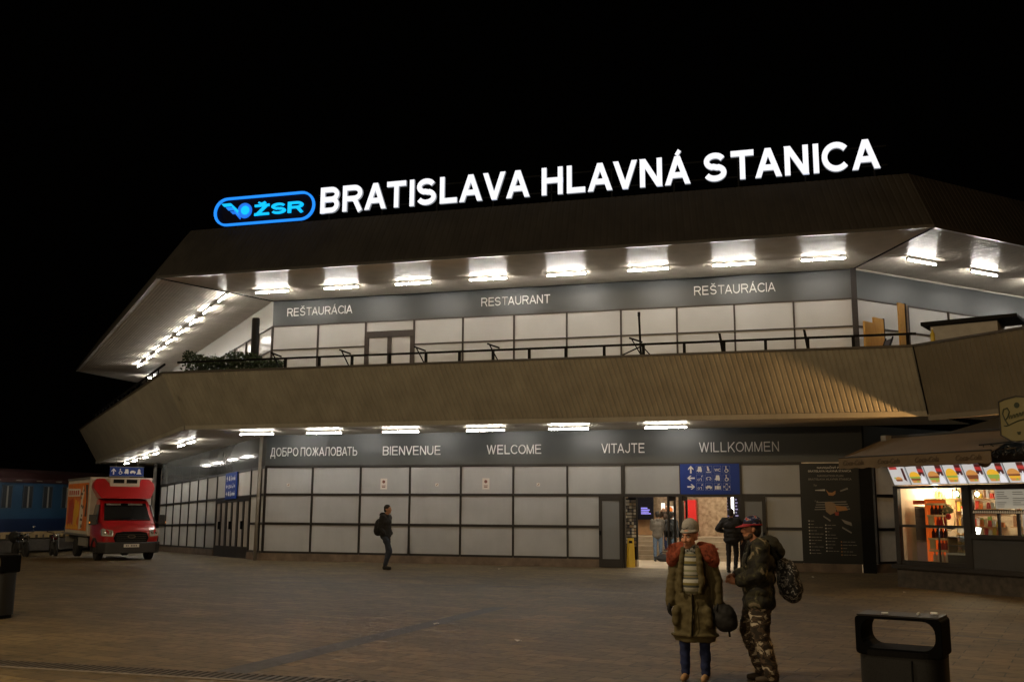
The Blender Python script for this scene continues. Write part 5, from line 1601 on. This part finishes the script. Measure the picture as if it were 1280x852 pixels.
MB().prism(circ(.15, .42, .12), -.006, 0, 'y').prism([(.08, .05), (.12, .05), (.12, .28), (.08, .28)], -.006, 0, 'y').prism([(.18, .05), (.22, .05), (.22, .28), (.18, .28)], -.006, 0, 'y').build("print", mat("poster_orange", (.8, .2, .03), .5, emit=(1, .2, .02), es=.4), po)
ws = empty("wall_clock_panel", (12.78, 7.75, 1.78), 0, "small white lit panel on the stone wall left of the poster", "panel")
MB().box((0, 0, 0), (.14, .05, .26)).build("body", mat("poster_white", (1, 1, 1)), ws)
MB().ring(circ(.07, .3, .05), circ(.07, .3, .03), 0, .03, 'y').build("hook", M_PIPE, ws)
wf = empty("wet_floor_sign", (12.74, .45, 0), .1, "yellow folding wet floor sign just inside the left doorway", "sign")
M_YEL = mat("sign_yellow", (.75, .5, .02), .45)
MB().hexa([(-.13, -.16, 0), (.13, -.16, 0), (.13, -.14, 0), (-.13, -.14, 0), (-.1, -.02, .9), (.1, -.02, .9), (.1, 0, .9), (-.1, 0, .9)]).build("front_board", M_YEL, wf)
MB().hexa([(-.13, .16, 0), (.13, .16, 0), (.13, .14, 0), (-.13, .14, 0), (-.1, .02, .88), (.1, .02, .88), (.1, .005, .88), (-.1, .005, .88)]).build("back_board", M_YEL, wf)
MB().hexa([(-.06, -.051, .74), (.06, -.051, .74), (.06, -.03, .74), (-.06, -.03, .74), (-.05, -.041, .82), (.05, -.041, .82), (.05, -.02, .82), (-.05, -.02, .82)]).build("print", M_BLACK, wf)
cr = empty("card_rack", (12.5, .9, 0), -.35, "tall dark rack packed with printed cards beside the left doorway", "rack")
MB().box((0, 0, 0), (.4, .12, 2.15)).build("back", M_BLACK, cr)
q = MB()
rnd = random.Random(9)
CM = [mat("card_a", (.5, .48, .44), .5), mat("card_b", (.16, .14, .12), .5), mat("card_c", (.3, .22, .14), .5), mat("card_d", (.06, .06, .08), .5)]
for r in range(15):
    for c in range(5):
        q.box((.01+.078*c, -.012, .62+.1*r), (.08+.078*c, -.001, .7+.1*r), CM[rnd.randint(0, 3)])
q.build("cards", None, cr)
MB().box((-.02, -.04, 0), (.42, .1, .22)).build("foot", mat("rack_foot", (.35, .3, .24), .6), cr)

# ------------------------------------------------------------------ people
def remesh(mb, name, m, parent, voxel=.01, smooth=4, subname=None):
    o = mb.build("tmp", m, None)
    a = o.modifiers.new("r", 'REMESH')
    a.mode = 'VOXEL'
    a.voxel_size = voxel
    b = o.modifiers.new("s", 'SMOOTH')
    b.factor = .5
    b.iterations = smooth
    dg = bpy.context.evaluated_depsgraph_get()
    me = bpy.data.meshes.new_from_object(o.evaluated_get(dg))
    me.name = name
    bpy.data.objects.remove(o)
    if name in ("jacket", "parka", "trousers", "hood", "pack", "pouch"):   # soft folds in the cloth
        nz = [v.normal.copy() for v in me.vertices]
        for v, n_ in zip(me.vertices, nz):
            p = v.co
            a = noise.noise(Vector((p.x*9, p.y*9, p.z*16+3*p.x)))+.5*noise.noise(Vector((p.x*22, p.y*22, p.z*30)))
            v.co = p+n_*.011*a
    me.polygons.foreach_set("use_smooth", [True]*len(me.polygons))
    if not me.materials: me.materials.append(m)
    n = bpy.data.objects.new(name, me)
    sc.collection.objects.link(n)
    n.parent = parent
    return n
M_SKIN = mat("skin", (.36, .19, .12), .55, noise=.1, nscale=30)
M_SKIN2 = mat("skin_ruddy", (.55, .25, .15), .55, noise=.15, nscale=40)
M_EYE = mat("eye_white", (.6, .58, .55), .3)
M_IRIS = mat("eye_dark", (.02, .015, .01), .2)
M_LIP = mat("lips", (.22, .07, .06), .5)
M_HAIR = mat("dark_hair", (.018, .013, .01), .7, noise=.3, nscale=60)
M_JEANS = mat("jeans", (.06, .09, .15), .85, noise=.25, nscale=18)
M_JEANSD = mat("jeans_dark", (.012, .022, .085), .85, noise=.25, nscale=14, bump=.3)
M_COATB = mat("black_jacket", (.008, .0075, .0085), .75, noise=.3, nscale=14)
def lerp(a, b, t):
    return Vector(a)*(1-t)+Vector(b)*t
def hand(q, wrist, d, nrm, side, k=1, curl=.6):
    """palm, four bent fingers of unequal length and a thumb; d along the hand, nrm out of the palm"""
    wrist, d, nrm = Vector(wrist), Vector(d).normalized(), Vector(nrm).normalized()
    s = d.cross(nrm).normalized()*side
    P = lambda a, b, c: wrist+d*a*k+s*b*k+nrm*c*k
    q.cap(P(0, 0, 0), P(.05, 0, 0), .027*k, .036*k, 8)
    q.cap(P(.04, -.022, 0), P(.085, -.026, 0), .017*k, .015*k, 8)
    q.cap(P(.04, .022, 0), P(.09, .024, 0), .017*k, .015*k, 8)
    for i, (b, l) in enumerate(((-.032, .055), (-.011, .068), (.011, .073), (.032, .065))):
        p0 = P(.085, b, 0)
        p1 = P(.085+l*.55*math.cos(curl*.7), b*1.06, l*.55*math.sin(curl*.7))
        p2 = p1+(d*math.cos(curl*1.7)+nrm*math.sin(curl*1.7))*l*.55*k
        q.cap(p0, p1, .0105*k, .0095*k, 7)
        q.cap(p1, p2, .0095*k, .008*k, 7)
    t0, t1 = P(.02, .03, .008), P(.06, .058, .022)
    q.cap(t0, t1, .014*k, .011*k, 7)
    q.cap(t1, P(.092, .052, .034), .011*k, .009*k, 7)
def head(q, c, yaw, k=1, pitch=0):
    M = Matrix.Rotation(yaw, 3, 'Z') @ Matrix.Rotation(pitch, 3, 'X')
    c = Vector(c)
    T = lambda *p: c+(M @ Vector(p))*k
    E = lambda p, r: q.ell(T(*p), [x*k for x in r], M, 16, 10)
    E((0, .012, .035), (.075, .095, .093))
    E((0, -.028, -.02), (.061, .07, .085))
    E((0, -.045, -.078), (.042, .045, .036))
    E((0, -.085, .036), (.045, .014, .011))
    q.cap(T(0, -.092, .022), T(0, -.114, -.022), .009*k, .014*k, 8)
    E((-.014, -.104, -.024), (.01, .011, .009)); E((.014, -.104, -.024), (.01, .011, .009))
    for sd in (-1, 1):
        E((sd*.036, -.078, -.018), (.022, .022, .025))
        E((sd*.074, .014, -.002), (.01, .02, .03))
    E((0, -.094, -.052), (.022, .01, .0065)); E((0, -.09, -.064), (.018, .01, .007))
    return T, M
def face_bits(T, M, k, body):
    for sd in (-1, 1):
        e = MB().ell(T(sd*.03, -.085, .014), (.013*k, .011*k, .0085*k), M, 10, 6).build("eye", M_EYE, body, smooth=True)
        MB().ell(T(sd*.03, -.0955, .014), (.006*k, .003*k, .006*k), M, 10, 6).build("iris", M_IRIS, e, smooth=True)
        MB().tube([T(sd*.012, -.1, .034), T(sd*.03, -.101, .04), T(sd*.052, -.09, .034)], .0045*k, 5).build("eyebrow", M_HAIR, body)
    MB().ell(T(0, -.102, -.057), (.02*k, .005*k, .004*k), M, 10, 6).build("mouth", M_LIP, body, smooth=True)
BASE = dict(pelvis=(0, 0, .95), chest=(0, .01, 1.28), neck=(0, .01, 1.47), head=(0, -.025, 1.63),
            ls=(-.185, .01, 1.41), le=(-.235, .03, 1.12), lw=(-.235, -.03, .86), rs=(.185, .01, 1.41), re=(.235, .03, 1.12), rw=(.235, -.03, .86),
            lh=(-.09, 0, .93), lk=(-.1, -.02, .5), la=(-.105, .03, .09), rh=(.09, 0, .93), rk=(.1, -.02, .5), ra=(.105, .03, .09))
def person(loc, rz, H, label, group=None, pose={}, skin=M_SKIN, top=M_COATB, pants=M_JEANS, shoe=M_BUMP, hair=M_HAIR, hem=.82, girth=1, voxel=.014, yaw=0, pitch=0,
           face=False, gloves=None, collar=True, slim=1, hands=True, hand_dirs=None, hair_k=1, head_k=1):
    J = {a: Vector(b)*(H/1.75) for a, b in {**BASE, **pose}.items()}
    k = H/1.75
    r = empty("person", loc, rz, label, "person", group)
    q = MB()
    q.cap(J['pelvis'], J['chest'], .1*k, .11*k)
    q.cap(J['ls'], J['rs'], .05*k, .05*k)
    q.cap(J['neck']-Vector((0, 0, .06*k)), J['head']-Vector((0, -.01*k, .04*k)), .058*k, .052*k)
    T, M = head(q, J['head'], yaw, k*head_k, pitch)
    for s in 'lr':
        q.cap(J[s+'s'], J[s+'e'], .042*k, .035*k); q.cap(J[s+'e'], J[s+'w'], .034*k, .025*k)
        q.cap(J[s+'h'], J[s+'k'], .065*k, .045*k); q.cap(J[s+'k'], J[s+'a'], .045*k, .033*k)
        d = (J[s+'w']-J[s+'e']).normalized()
        nr = Vector((1 if s == 'l' else -1, 0, 0))
        if hand_dirs and s in hand_dirs: d, nr = Vector(hand_dirs[s][0]), Vector(hand_dirs[s][1])
        if hands and not (gloves and s in gloves):
            hand(q, J[s+'w'], d, nr, 1 if s == 'l' else -1, k)
        toe = (J[s+'a']-J[s+'k']); fdir = Vector((toe.x*.0, -1, 0))
        q.cap(J[s+'a']-Vector((0, 0, .03)), J[s+'a']+Vector((0, -.12*k, -.055*k)), .03*k, .025*k)
    body = remesh(q, "body", skin, r, min(voxel, .0085 if face else .014), 2)
    if face: face_bits(T, M, k*head_k, body)
    # jacket
    if top:
        q = MB()
        hz = hem*k
        c0, c1 = J['pelvis'], J['chest']
        for t, rx, ry in ((0, .185, .135), (.3, .18, .13), (.6, .185, .135), (1, .2, .14)):
            p = lerp((c0.x, c0.y, hz+.1*k), c1, t)
            q.ell(p, (rx*girth*k, ry*girth*k, .15*k), None, 18, 10)
        q.cap(J['ls']+Vector((.02, 0, -.01)), J['rs']+Vector((-.02, 0, -.01)), .08*k*girth, .08*k*girth)
        q.cap(J['chest'], J['neck'], .12*k, .07*k)
        for s in 'lr':
            q.cap(J[s+'s'], J[s+'e'], .077*k*girth, .064*k*girth); q.cap(J[s+'e'], lerp(J[s+'e'], J[s+'w'], .84), .064*k*girth, .05*k*girth)
        if collar:
            q.tube([J['neck']+Vector((.08*k*math.cos(a*.6283), .08*k*math.sin(a*.6283), -.01*k+(.015 if math.sin(a*.6283) > 0 else -.02)*k)) for a in range(10)], .036*k, 8, closed=True)
        remesh(q, "jacket", top, r, voxel, 4)
    q = MB()
    for s in 'lr':
        q.cap(J[s+'h'], J[s+'k'], .095*k*slim, .072*k*slim); q.cap(J[s+'k'], J[s+'a']-Vector((0, 0, .0)), .07*k*slim, .055*k*slim)
    q.cap(J['lh'], J['rh'], .1*k, .1*k)
    remesh(q, "trousers", pants, r, voxel, 3)
    for s in 'lr':
        a = J[s+'a']
        q = MB()
        q.cap(a+Vector((0, .035, -.045))*k, a+Vector((0, -.12, -.05))*k, .042*k, .036*k)
        q.cap(a+Vector((0, -.1, -.055))*k, a+Vector((0, -.16, -.055))*k, .042*k, .032*k)
        q.cap(a+Vector((0, .01, .06))*k, a+Vector((0, .01, -.04))*k, .05*k, .045*k)
        remesh(q, "shoe", shoe, r, voxel*.8, 2)
        if gloves and s in gloves:
            q = MB()
            d = (J[s+'w']-J[s+'e']).normalized()
            hand(q, J[s+'w']-d*.02, d, (1 if s == 'l' else -1, -.2, 0), 1 if s == 'l' else -1, k*1.15, .5)
            q.cap(J[s+'w']-d*.06, J[s+'w']+d*.02, .042*k, .038*k)
            remesh(q, "glove", gloves[s], r, .008, 1)
    if hair:
        q = MB()
        q.ell(T(0, .022, .05), [x*k*hair_k for x in (.084, .098, .09)], M, 16, 10)
        q.ell(T(0, .05, -.01), [x*k*hair_k for x in (.076, .066, .085)], M, 16, 10)
        remesh(q, "hair", hair, r, .012, 3)
    return r, J, k, T, M, body

# walking man with backpack in front of the white panels
wm, J, k, T, M, body = person((6.1, -3.65, 0), math.radians(84), 1.9, "lone man in black jacket with backpack walking past the white wall panels", None,
    dict(lk=(-.1, -.2, .52), la=(-.1, -.06, .13), rk=(.1, -.03, .5), ra=(.1, .05, .09), le=(-.22, .06, 1.12), lw=(-.2, -.08, .95), re=(.22, .04, 1.12), rw=(.19, -.08, .95), head=(0, -.05, 1.62)), pants=mat("jeans_mid", (.025, .033, .055), .85, noise=.2, nscale=14), girth=1.1, hem=.84, hands=False)
q = MB()
q.ell((0, .2*k, 1.14*k), (.16*k, .14*k, .24*k)); q.ell((0, .24*k, 1.05*k), (.14*k, .12*k, .15*k))
remesh(q, "backpack", M_COATB, wm, .02, 4)
q = MB()
q.ell((0, .09*k, 1.47*k), (.12*k, .1*k, .08*k))
remesh(q, "hood", M_COATB, wm, .016, 3)

# woman in the olive parka
M_OLIVE = mat("olive_cloth", (.095, .075, .03), .8, noise=.2, nscale=9, bump=.4, bscale=14)
M_FUR = mat("red_fur", (.24, .05, .024), .9, noise=.4, nscale=30)
M_BOOT = mat("tan_boot", (.42, .25, .12), .75, noise=.15, nscale=20)
WX, WY = 16.75, -20.28
wo, J, k, T, M, body = person((WX, WY, 0), math.radians(-6), 1.6, "woman in olive parka with red fur shoulders, striped jumper and grey beanie holding a bag", None,
    dict(le=(-.26, .02, 1.12), lw=(-.29, -.02, .86), re=(.27, .02, 1.12), rw=(.3, -.03, .87), lh=(-.1, 0, .93), lk=(-.125, -.02, .5), la=(-.125, .02, .1), rh=(.1, 0, .93), rk=(.12, -.01, .5), ra=(.115, .02, .1), head=(-.015, -.1, 1.6)),
    skin=M_SKIN2, top=None, pants=M_JEANSD, shoe=M_BOOT, hair=None, face=True, yaw=math.radians(-17), pitch=.1, gloves={'l': mat("black_glove", (.008, .008, .009), .8), 'r': mat("black_glove", (.008, .008, .009), .8)}, voxel=.012, slim=1.02, hands=False, head_k=1.16)
q = MB()
prof = [(.02, .42), (.245, .425), (.255, .46), (.25, .6), (.235, .8), (.225, .95), (.22, 1.08), (.22, 1.2), (.215, 1.3), (.17, 1.4), (.1, 1.45), (.02, 1.46)]
b = MB().lathe([(r_*.9, z) for r_, z in prof], n=28)
q.add([(x, y*.66+.01, z*k*1.04) for x, y, z in b.v], b.f)
for s in 'lr':
    q.cap(J[s+'s'], J[s+'e'], .085*k, .072*k); q.cap(J[s+'e'], J[s+'w']-Vector((0, 0, .0)), .072*k, .06*k)
q.cap(J['ls'], J['rs'], .085*k, .085*k)
for sd in (-1, 1):                              # lapels and skirt edges standing proud
    q.tube([(sd*.08, -.13, 1.36), (sd*.1, -.155, 1.2), (sd*.12, -.16, 1.0), (sd*.1, -.165, .9)], [.03, .035, .035, .02], 8)
    q.cap((sd*.17, -.11, .72), (sd*.18, -.1, .6), .05, .05)
q.tube([(.0, -.15, .9), (.005, -.165, .7), (-.01, -.178, .46)], [.012, .016, .016], 6)
q.tube([(.25*math.cos(a*.3142), .01+.165*math.sin(a*.3142), .47) for a in range(20)], .016, 6, closed=True)
remesh(q, "parka", M_OLIVE, wo, .011, 3)
q = MB()
q.tube([(.014, -.17, .88), (.02, -.186, .7), (.008, -.198, .47)], .005, 5)
q.build("zip", M_BLACK, wo)
q = MB()
q.ell((0, -.09, 1.13), (.115, .1, .25), None, 20, 14)
q.ell((0, -.1, .99), (.12, .1, .12), None, 20, 12)
M_STRIPE = ramp_mat("striped_knit", [(0, (.46, .45, .4)), (.12, (.28, .29, .2)), (.22, (.5, .49, .43)), (.4, (.07, .08, .075)), (.5, (.2, .17, .06)), (.62, (.5, .5, .46)), (.78, (.09, .1, .1)), (.86, (.28, .24, .13)), (.94, (.15, .17, .13))], 4.6, tex='z')
remesh(q, "jumper", M_STRIPE, wo, .011, 3)
rnd = random.Random(6)
for sd in (-1, 1):
    q = MB()
    q.cap((sd*.1, -.03, 1.365), (sd*.19, -.02, 1.325), .062, .08)
    q.cap((sd*.19, -.02, 1.325), (sd*.225, -.02, 1.22), .082, .076)
    q.cap((sd*.11, -.09, 1.33), (sd*.19, -.08, 1.25), .045, .05)
    fur = remesh(q, "fur_trim", M_FUR, wo, .014, 2)
    q = MB()
    for i in range(300):
        a, bb = rnd.uniform(0, 6.283), rnd.uniform(-.9, 1.2)
        n = Vector((math.cos(a)*math.cos(bb), math.sin(a)*math.cos(bb), math.sin(bb)))
        c = Vector((sd*.2, -.035, 1.29))+Vector((n.x*.085, n.y*.09, n.z*.1))
        d = (n+Vector((rnd.uniform(-.5, .5), rnd.uniform(-.5, .5), -.5))).normalized()*rnd.uniform(.012, .03)
        e = d.orthogonal().normalized()*.005
        q.add([c-e, c+e, c+d], [(0, 1, 2)])
    q.build("tufts", M_FUR, fur, recalc=False)
q = MB()
q.tube([(.085*math.cos(a*.4833), -.045+.085*math.sin(a*.4833), 1.325+.015*math.sin(a*2.1)) for a in range(13)], .038, 8, closed=True)
q.tube([(.075*math.cos(a*.4833), -.045+.08*math.sin(a*.4833), 1.355+.012*math.cos(a*1.7)) for a in range(13)], .03, 8, closed=True)
q.ell((-.02, -.12, 1.31), (.06, .03, .035))
remesh(q, "scarf", ramp_mat("scarf_knit", [(0, (.05, .06, .06)), (.45, (.3, .3, .3)), (.55, (.12, .15, .15)), (.62, (.4, .4, .38))], 26, rough=.9), wo, .009, 2)
q = MB()
Eh = lambda p, r_: q.ell(T(*p), [x*k*1.16 for x in r_], M, 20, 12)
Eh((0, .03, .095), (.088, .102, .088)); Eh((0, .02, .11), (.08, .094, .078))
q.tube([T(.083*math.cos(a*.3142), .01+.102*math.sin(a*.3142), .058) for a in range(20)], .013, 8, closed=True)
bn = remesh(q, "beanie", mat("grey_knit", (.36, .35, .34), .9, noise=.15, nscale=60, bump=.5, bscale=90), wo, .009, 2)
MB().tube([T(-.03, -.1, .1), T(-.005, -.103, .09), T(.03, -.1, .1), T(.045, -.092, .108)], .004, 5).build("stitched_mark", M_BLACK, bn)
bg_ = empty("shoulder_bag", (WX+.325, WY-.06, 0), 0, "black rounded bag hanging from the gloved hand of the woman in olive", "bag")
q = MB()
q.ell((.0, 0, .66), (.13, .085, .13)); q.ell((.02, 0, .6), (.12, .08, .09)); q.ell((-.04, 0, .72), (.08, .07, .08))
remesh(q, "pouch", M_COATB, bg_, .012, 4)
MB().tube([(-.08, 0, .74), (-.05, 0, .8), (-.01, .02, .8), (.05, 0, .75)], .012, 6).tube([(.04, -.03, .56), (.05, -.04, .47)], .012, 5).build("strap", M_BLACK, bg_)

# man in camouflage
M_CAMOJ = ramp_mat("camouflage_dark", [(0, (.012, .011, .009)), (.46, (.028, .026, .014)), (.54, (.018, .014, .01)), (.56, (.06, .057, .03)), (.61, (.2, .165, .11))], 7.5, detail=2, dist=.6)
M_CAMOP = ramp_mat("camouflage_light", [(0, (.03, .022, .016)), (.44, (.09, .06, .04)), (.52, (.022, .016, .012)), (.55, (.15, .12, .085)), (.575, (.5, .43, .34))], 11, detail=2, dist=.8, stretch=(.8, .8, 1.5))
SX, SYY = 17.43, -20.05
so, J, k, T, M, body = person((SX, SYY, 0), math.radians(-80), 1.74, "bearded man in camouflage jacket and trousers with red and blue cap facing the woman", None,
    dict(le=(-.24, -.02, 1.13), lw=(-.06, -.27, 1.1), re=(.25, -.02, 1.13), rw=(.07, -.26, 1.04), lk=(-.1, -.12, .52), la=(-.1, .03, .09), rk=(.12, -.02, .5), ra=(.13, .1, .09), head=(0, -.06, 1.6), neck=(0, -.01, 1.45), chest=(0, .01, 1.25)),
    skin=M_SKIN2, top=M_CAMOJ, pants=M_CAMOP, shoe=mat("brown_boot", (.05, .035, .022), .7, noise=.3), hair=M_HAIR, hem=.74, girth=1.42, face=True, voxel=.012, slim=1.5, hair_k=.98,
    hand_dirs={'l': ((.45, -.85, -.2), (.4, .5, -.7)), 'r': ((-.45, -.85, .1), (-.3, .6, .5))})
q = MB()
q.ell((0, .13, 1.42), (.17, .14, .11)); q.ell((0, .21, 1.36), (.14, .1, .11)); q.cap((-.1, -.02, 1.43), (-.07, -.08, 1.36), .05, .05); q.cap((.1, -.02, 1.43), (.07, -.08, 1.36), .05, .05)
remesh(q, "hood", mat("hood_cloth", (.016, .017, .012), .85, noise=.3, nscale=12), so, .012, 4)
q = MB()
Eb = lambda p, r_: q.ell(T(*p), [x*k for x in r_], M, 14, 9)
Eb((0, -.05, -.085), (.046, .044, .034)); Eb((-.045, -.02, -.065), (.02, .03, .035)); Eb((.045, -.02, -.065), (.02, .03, .035)); Eb((0, -.1, -.042), (.025, .009, .007))
remesh(q, "beard", mat("beard_hair", (.09, .05, .03), .9, noise=.4, nscale=80), so, .008, 2)
q = MB()
q.ell(T(0, .014, .075), [x*k for x in (.088, .108, .08)], M, 20, 12)
cp = remesh(q, "cap", ramp_mat("cap_cloth", [(0, (.012, .012, .03)), (.45, (.02, .03, .14)), (.52, (.3, .3, .32)), (.56, (.35, .02, .03)), (.64, (.015, .015, .03))], 14, rough=.8), so, .01, 2)
vs = []
for i in range(13):
    a = math.pi*i/12
    for rr_, zz in ((.084, .05), (.115+.045*math.sin(a), .045-.02*math.sin(a))):
        vs.append(T(rr_*math.cos(a)*(1 if rr_ < .09 else .78), -.01-(rr_+.015)*math.sin(a), zz))
top_ = [(2*i, 2*i+1, 2*i+3, 2*i+2) for i in range(12)]
q = MB().add(vs+[v-Vector((0, 0, .007)) for v in vs], top_+[tuple(26+x for x in f[::-1]) for f in top_]+[(2*i+1, 26+2*i+1, 26+2*i+3, 2*i+3) for i in range(12)])
q.build("visor", mat("visor_red", (.33, .02, .035), .7), cp, smooth=True)
q = MB()
q.tube([T(.09*math.cos(a*.3142), .012+.11*math.sin(a*.3142), .052) for a in range(20)], .009, 6, closed=True)
q.build("cap_band", MATS["visor_red"], cp)
bp_ = empty("backpack", (SX, SYY, 0), math.radians(-80), "black and white patterned backpack worn by the man in camouflage", "backpack")
q = MB()
q.ell((0, .34, 1.05), (.17, .13, .22), None, 18, 12); q.ell((0, .38, .97), (.16, .12, .16), None, 18, 12); q.ell((0, .27, 1.2), (.13, .09, .1))
remesh(q, "pack", ramp_mat("pack_pattern", [(0, (.012, .012, .014)), (.52, (.012, .012, .014)), (.56, (.28, .28, .3)), (.62, (.02, .02, .022)), (.68, (.2, .2, .21))], 17, detail=4, dist=1.5), bp_, .013, 3)
for sd in (-1, 1):
    MB().tube([(sd*.12, .25, 1.3), (sd*.13, .1, 1.47), (sd*.14, -.1, 1.42), (sd*.15, -.15, 1.25), (sd*.16, .05, .98)], .02, 6).build("strap", M_BLACK, bp_, smooth=True)

# man in black going into the hall, seen from behind
dm, J, k, T, M, body = person((15.98, -1.2, 0), math.radians(168), 1.83, "man in black seen from behind stepping into the bright doorway", None,
    dict(re=(.37, .08, 1.19), rw=(.27, -.18, 1.12), rs=(.2, .01, 1.42), le=(-.24, .02, 1.14), lw=(-.25, -.1, .9), lk=(-.09, -.12, .52), la=(-.08, .0, .1), ra=(.1, .06, .09)), pants=mat("black_trousers", (.008, .008, .012), .8), girth=1.28, hem=.8)
# waiting people in the hall
ma, *_ = person((13.1, 4.2, 0), math.radians(190), 1.72, "man in grey jacket and jeans seen from behind in the hall", None, dict(le=(-.22, -.05, 1.14), lw=(-.08, -.24, 1.12), re=(.22, -.05, 1.14), rw=(.06, -.25, 1.12)), top=mat("grey_jacket", (.12, .11, .1), .8, noise=.2), pants=mat("jeans_light", (.1, .15, .24), .85, noise=.2, nscale=18), girth=1.1, voxel=.018)
mbk, *_ = person((13.56, 4.35, 0), math.radians(165), 1.7, "person in dark jacket with backpack standing right of the man in grey", None, {}, top=mat("navy_jacket", (.03, .034, .042), .8), pants=MATS["jeans_light"], girth=1.1, voxel=.018)
q = MB()
q.ell((0, .19, 1.14), (.15, .11, .22))
remesh(q, "backpack", mat("pack_dark", (.02, .022, .028), .8), mbk, .02, 3)
mc, *_ = person((13.3, 5.5, .32), math.radians(-20), 1.66, "person in dark clothes on the stairs raising a phone above the waiting men", None, dict(le=(-.25, -.1, 1.3), lw=(-.1, -.28, 1.5), re=(.25, -.1, 1.3), rw=(.08, -.28, 1.5)), top=mat("brown_jacket", (.06, .04, .03), .8), pants=M_JEANSD, voxel=.018)
hb = empty("holdall", (13.3, 4.15, 0), .2, "dark holdall on the hall floor between the two waiting men", "bag")
q = MB()
q.ell((0, 0, .12), (.26, .14, .14)); q.ell((.2, .05, .1), (.14, .13, .12))
remesh(q, "body", MATS["pack_dark"], hb, .02, 3)
MB().tube([(-.15, 0, .24), (-.05, 0, .33), (.08, 0, .33), (.16, 0, .22)], .012, 6).build("handle", M_BLACK, hb)
for o, f, g_ in ((wo, 1.04, .95), (bg_, 1.04, 1.0), (so, 1.01, .94), (bp_, 1.01, .94)):
    o.scale = (f*g_, f*g_, f)
hs.scale = (.78, 1, .8)
hs.location.z = 3.12
# litter on the square
rnd = random.Random(12)
for i, (x, y, lab) in enumerate(((9.2, -2.2, "white paper scrap on the paving below the word WELCOME"), (18.2, -2.6, "white paper scrap on the paving before the navigation plan"), (20.1, -7.2, "crumpled white scrap on the paving at the kiosk corner"), (12.3, -16.2, "pale paper scrap lying on the dark paving strip"), (14.1, -17.8, "small pale scrap on the paving left of the woman in olive"))):
    q = MB()
    vs = [(.07*math.cos(a*1.05)*rnd.uniform(.5, 1.1), .05*math.sin(a*1.05)*rnd.uniform(.5, 1.1), rnd.uniform(.004, .035)) for a in range(6)]
    q.add(vs+[(0, 0, .03)], [(k, (k+1) % 6, 6) for k in range(6)])
    o = q.build("paper_scrap", PAPER, recalc=False)
    o.location = (x, y, ground(x, y)+.002)
    tag(o, lab, "litter", "paper scraps on the square")
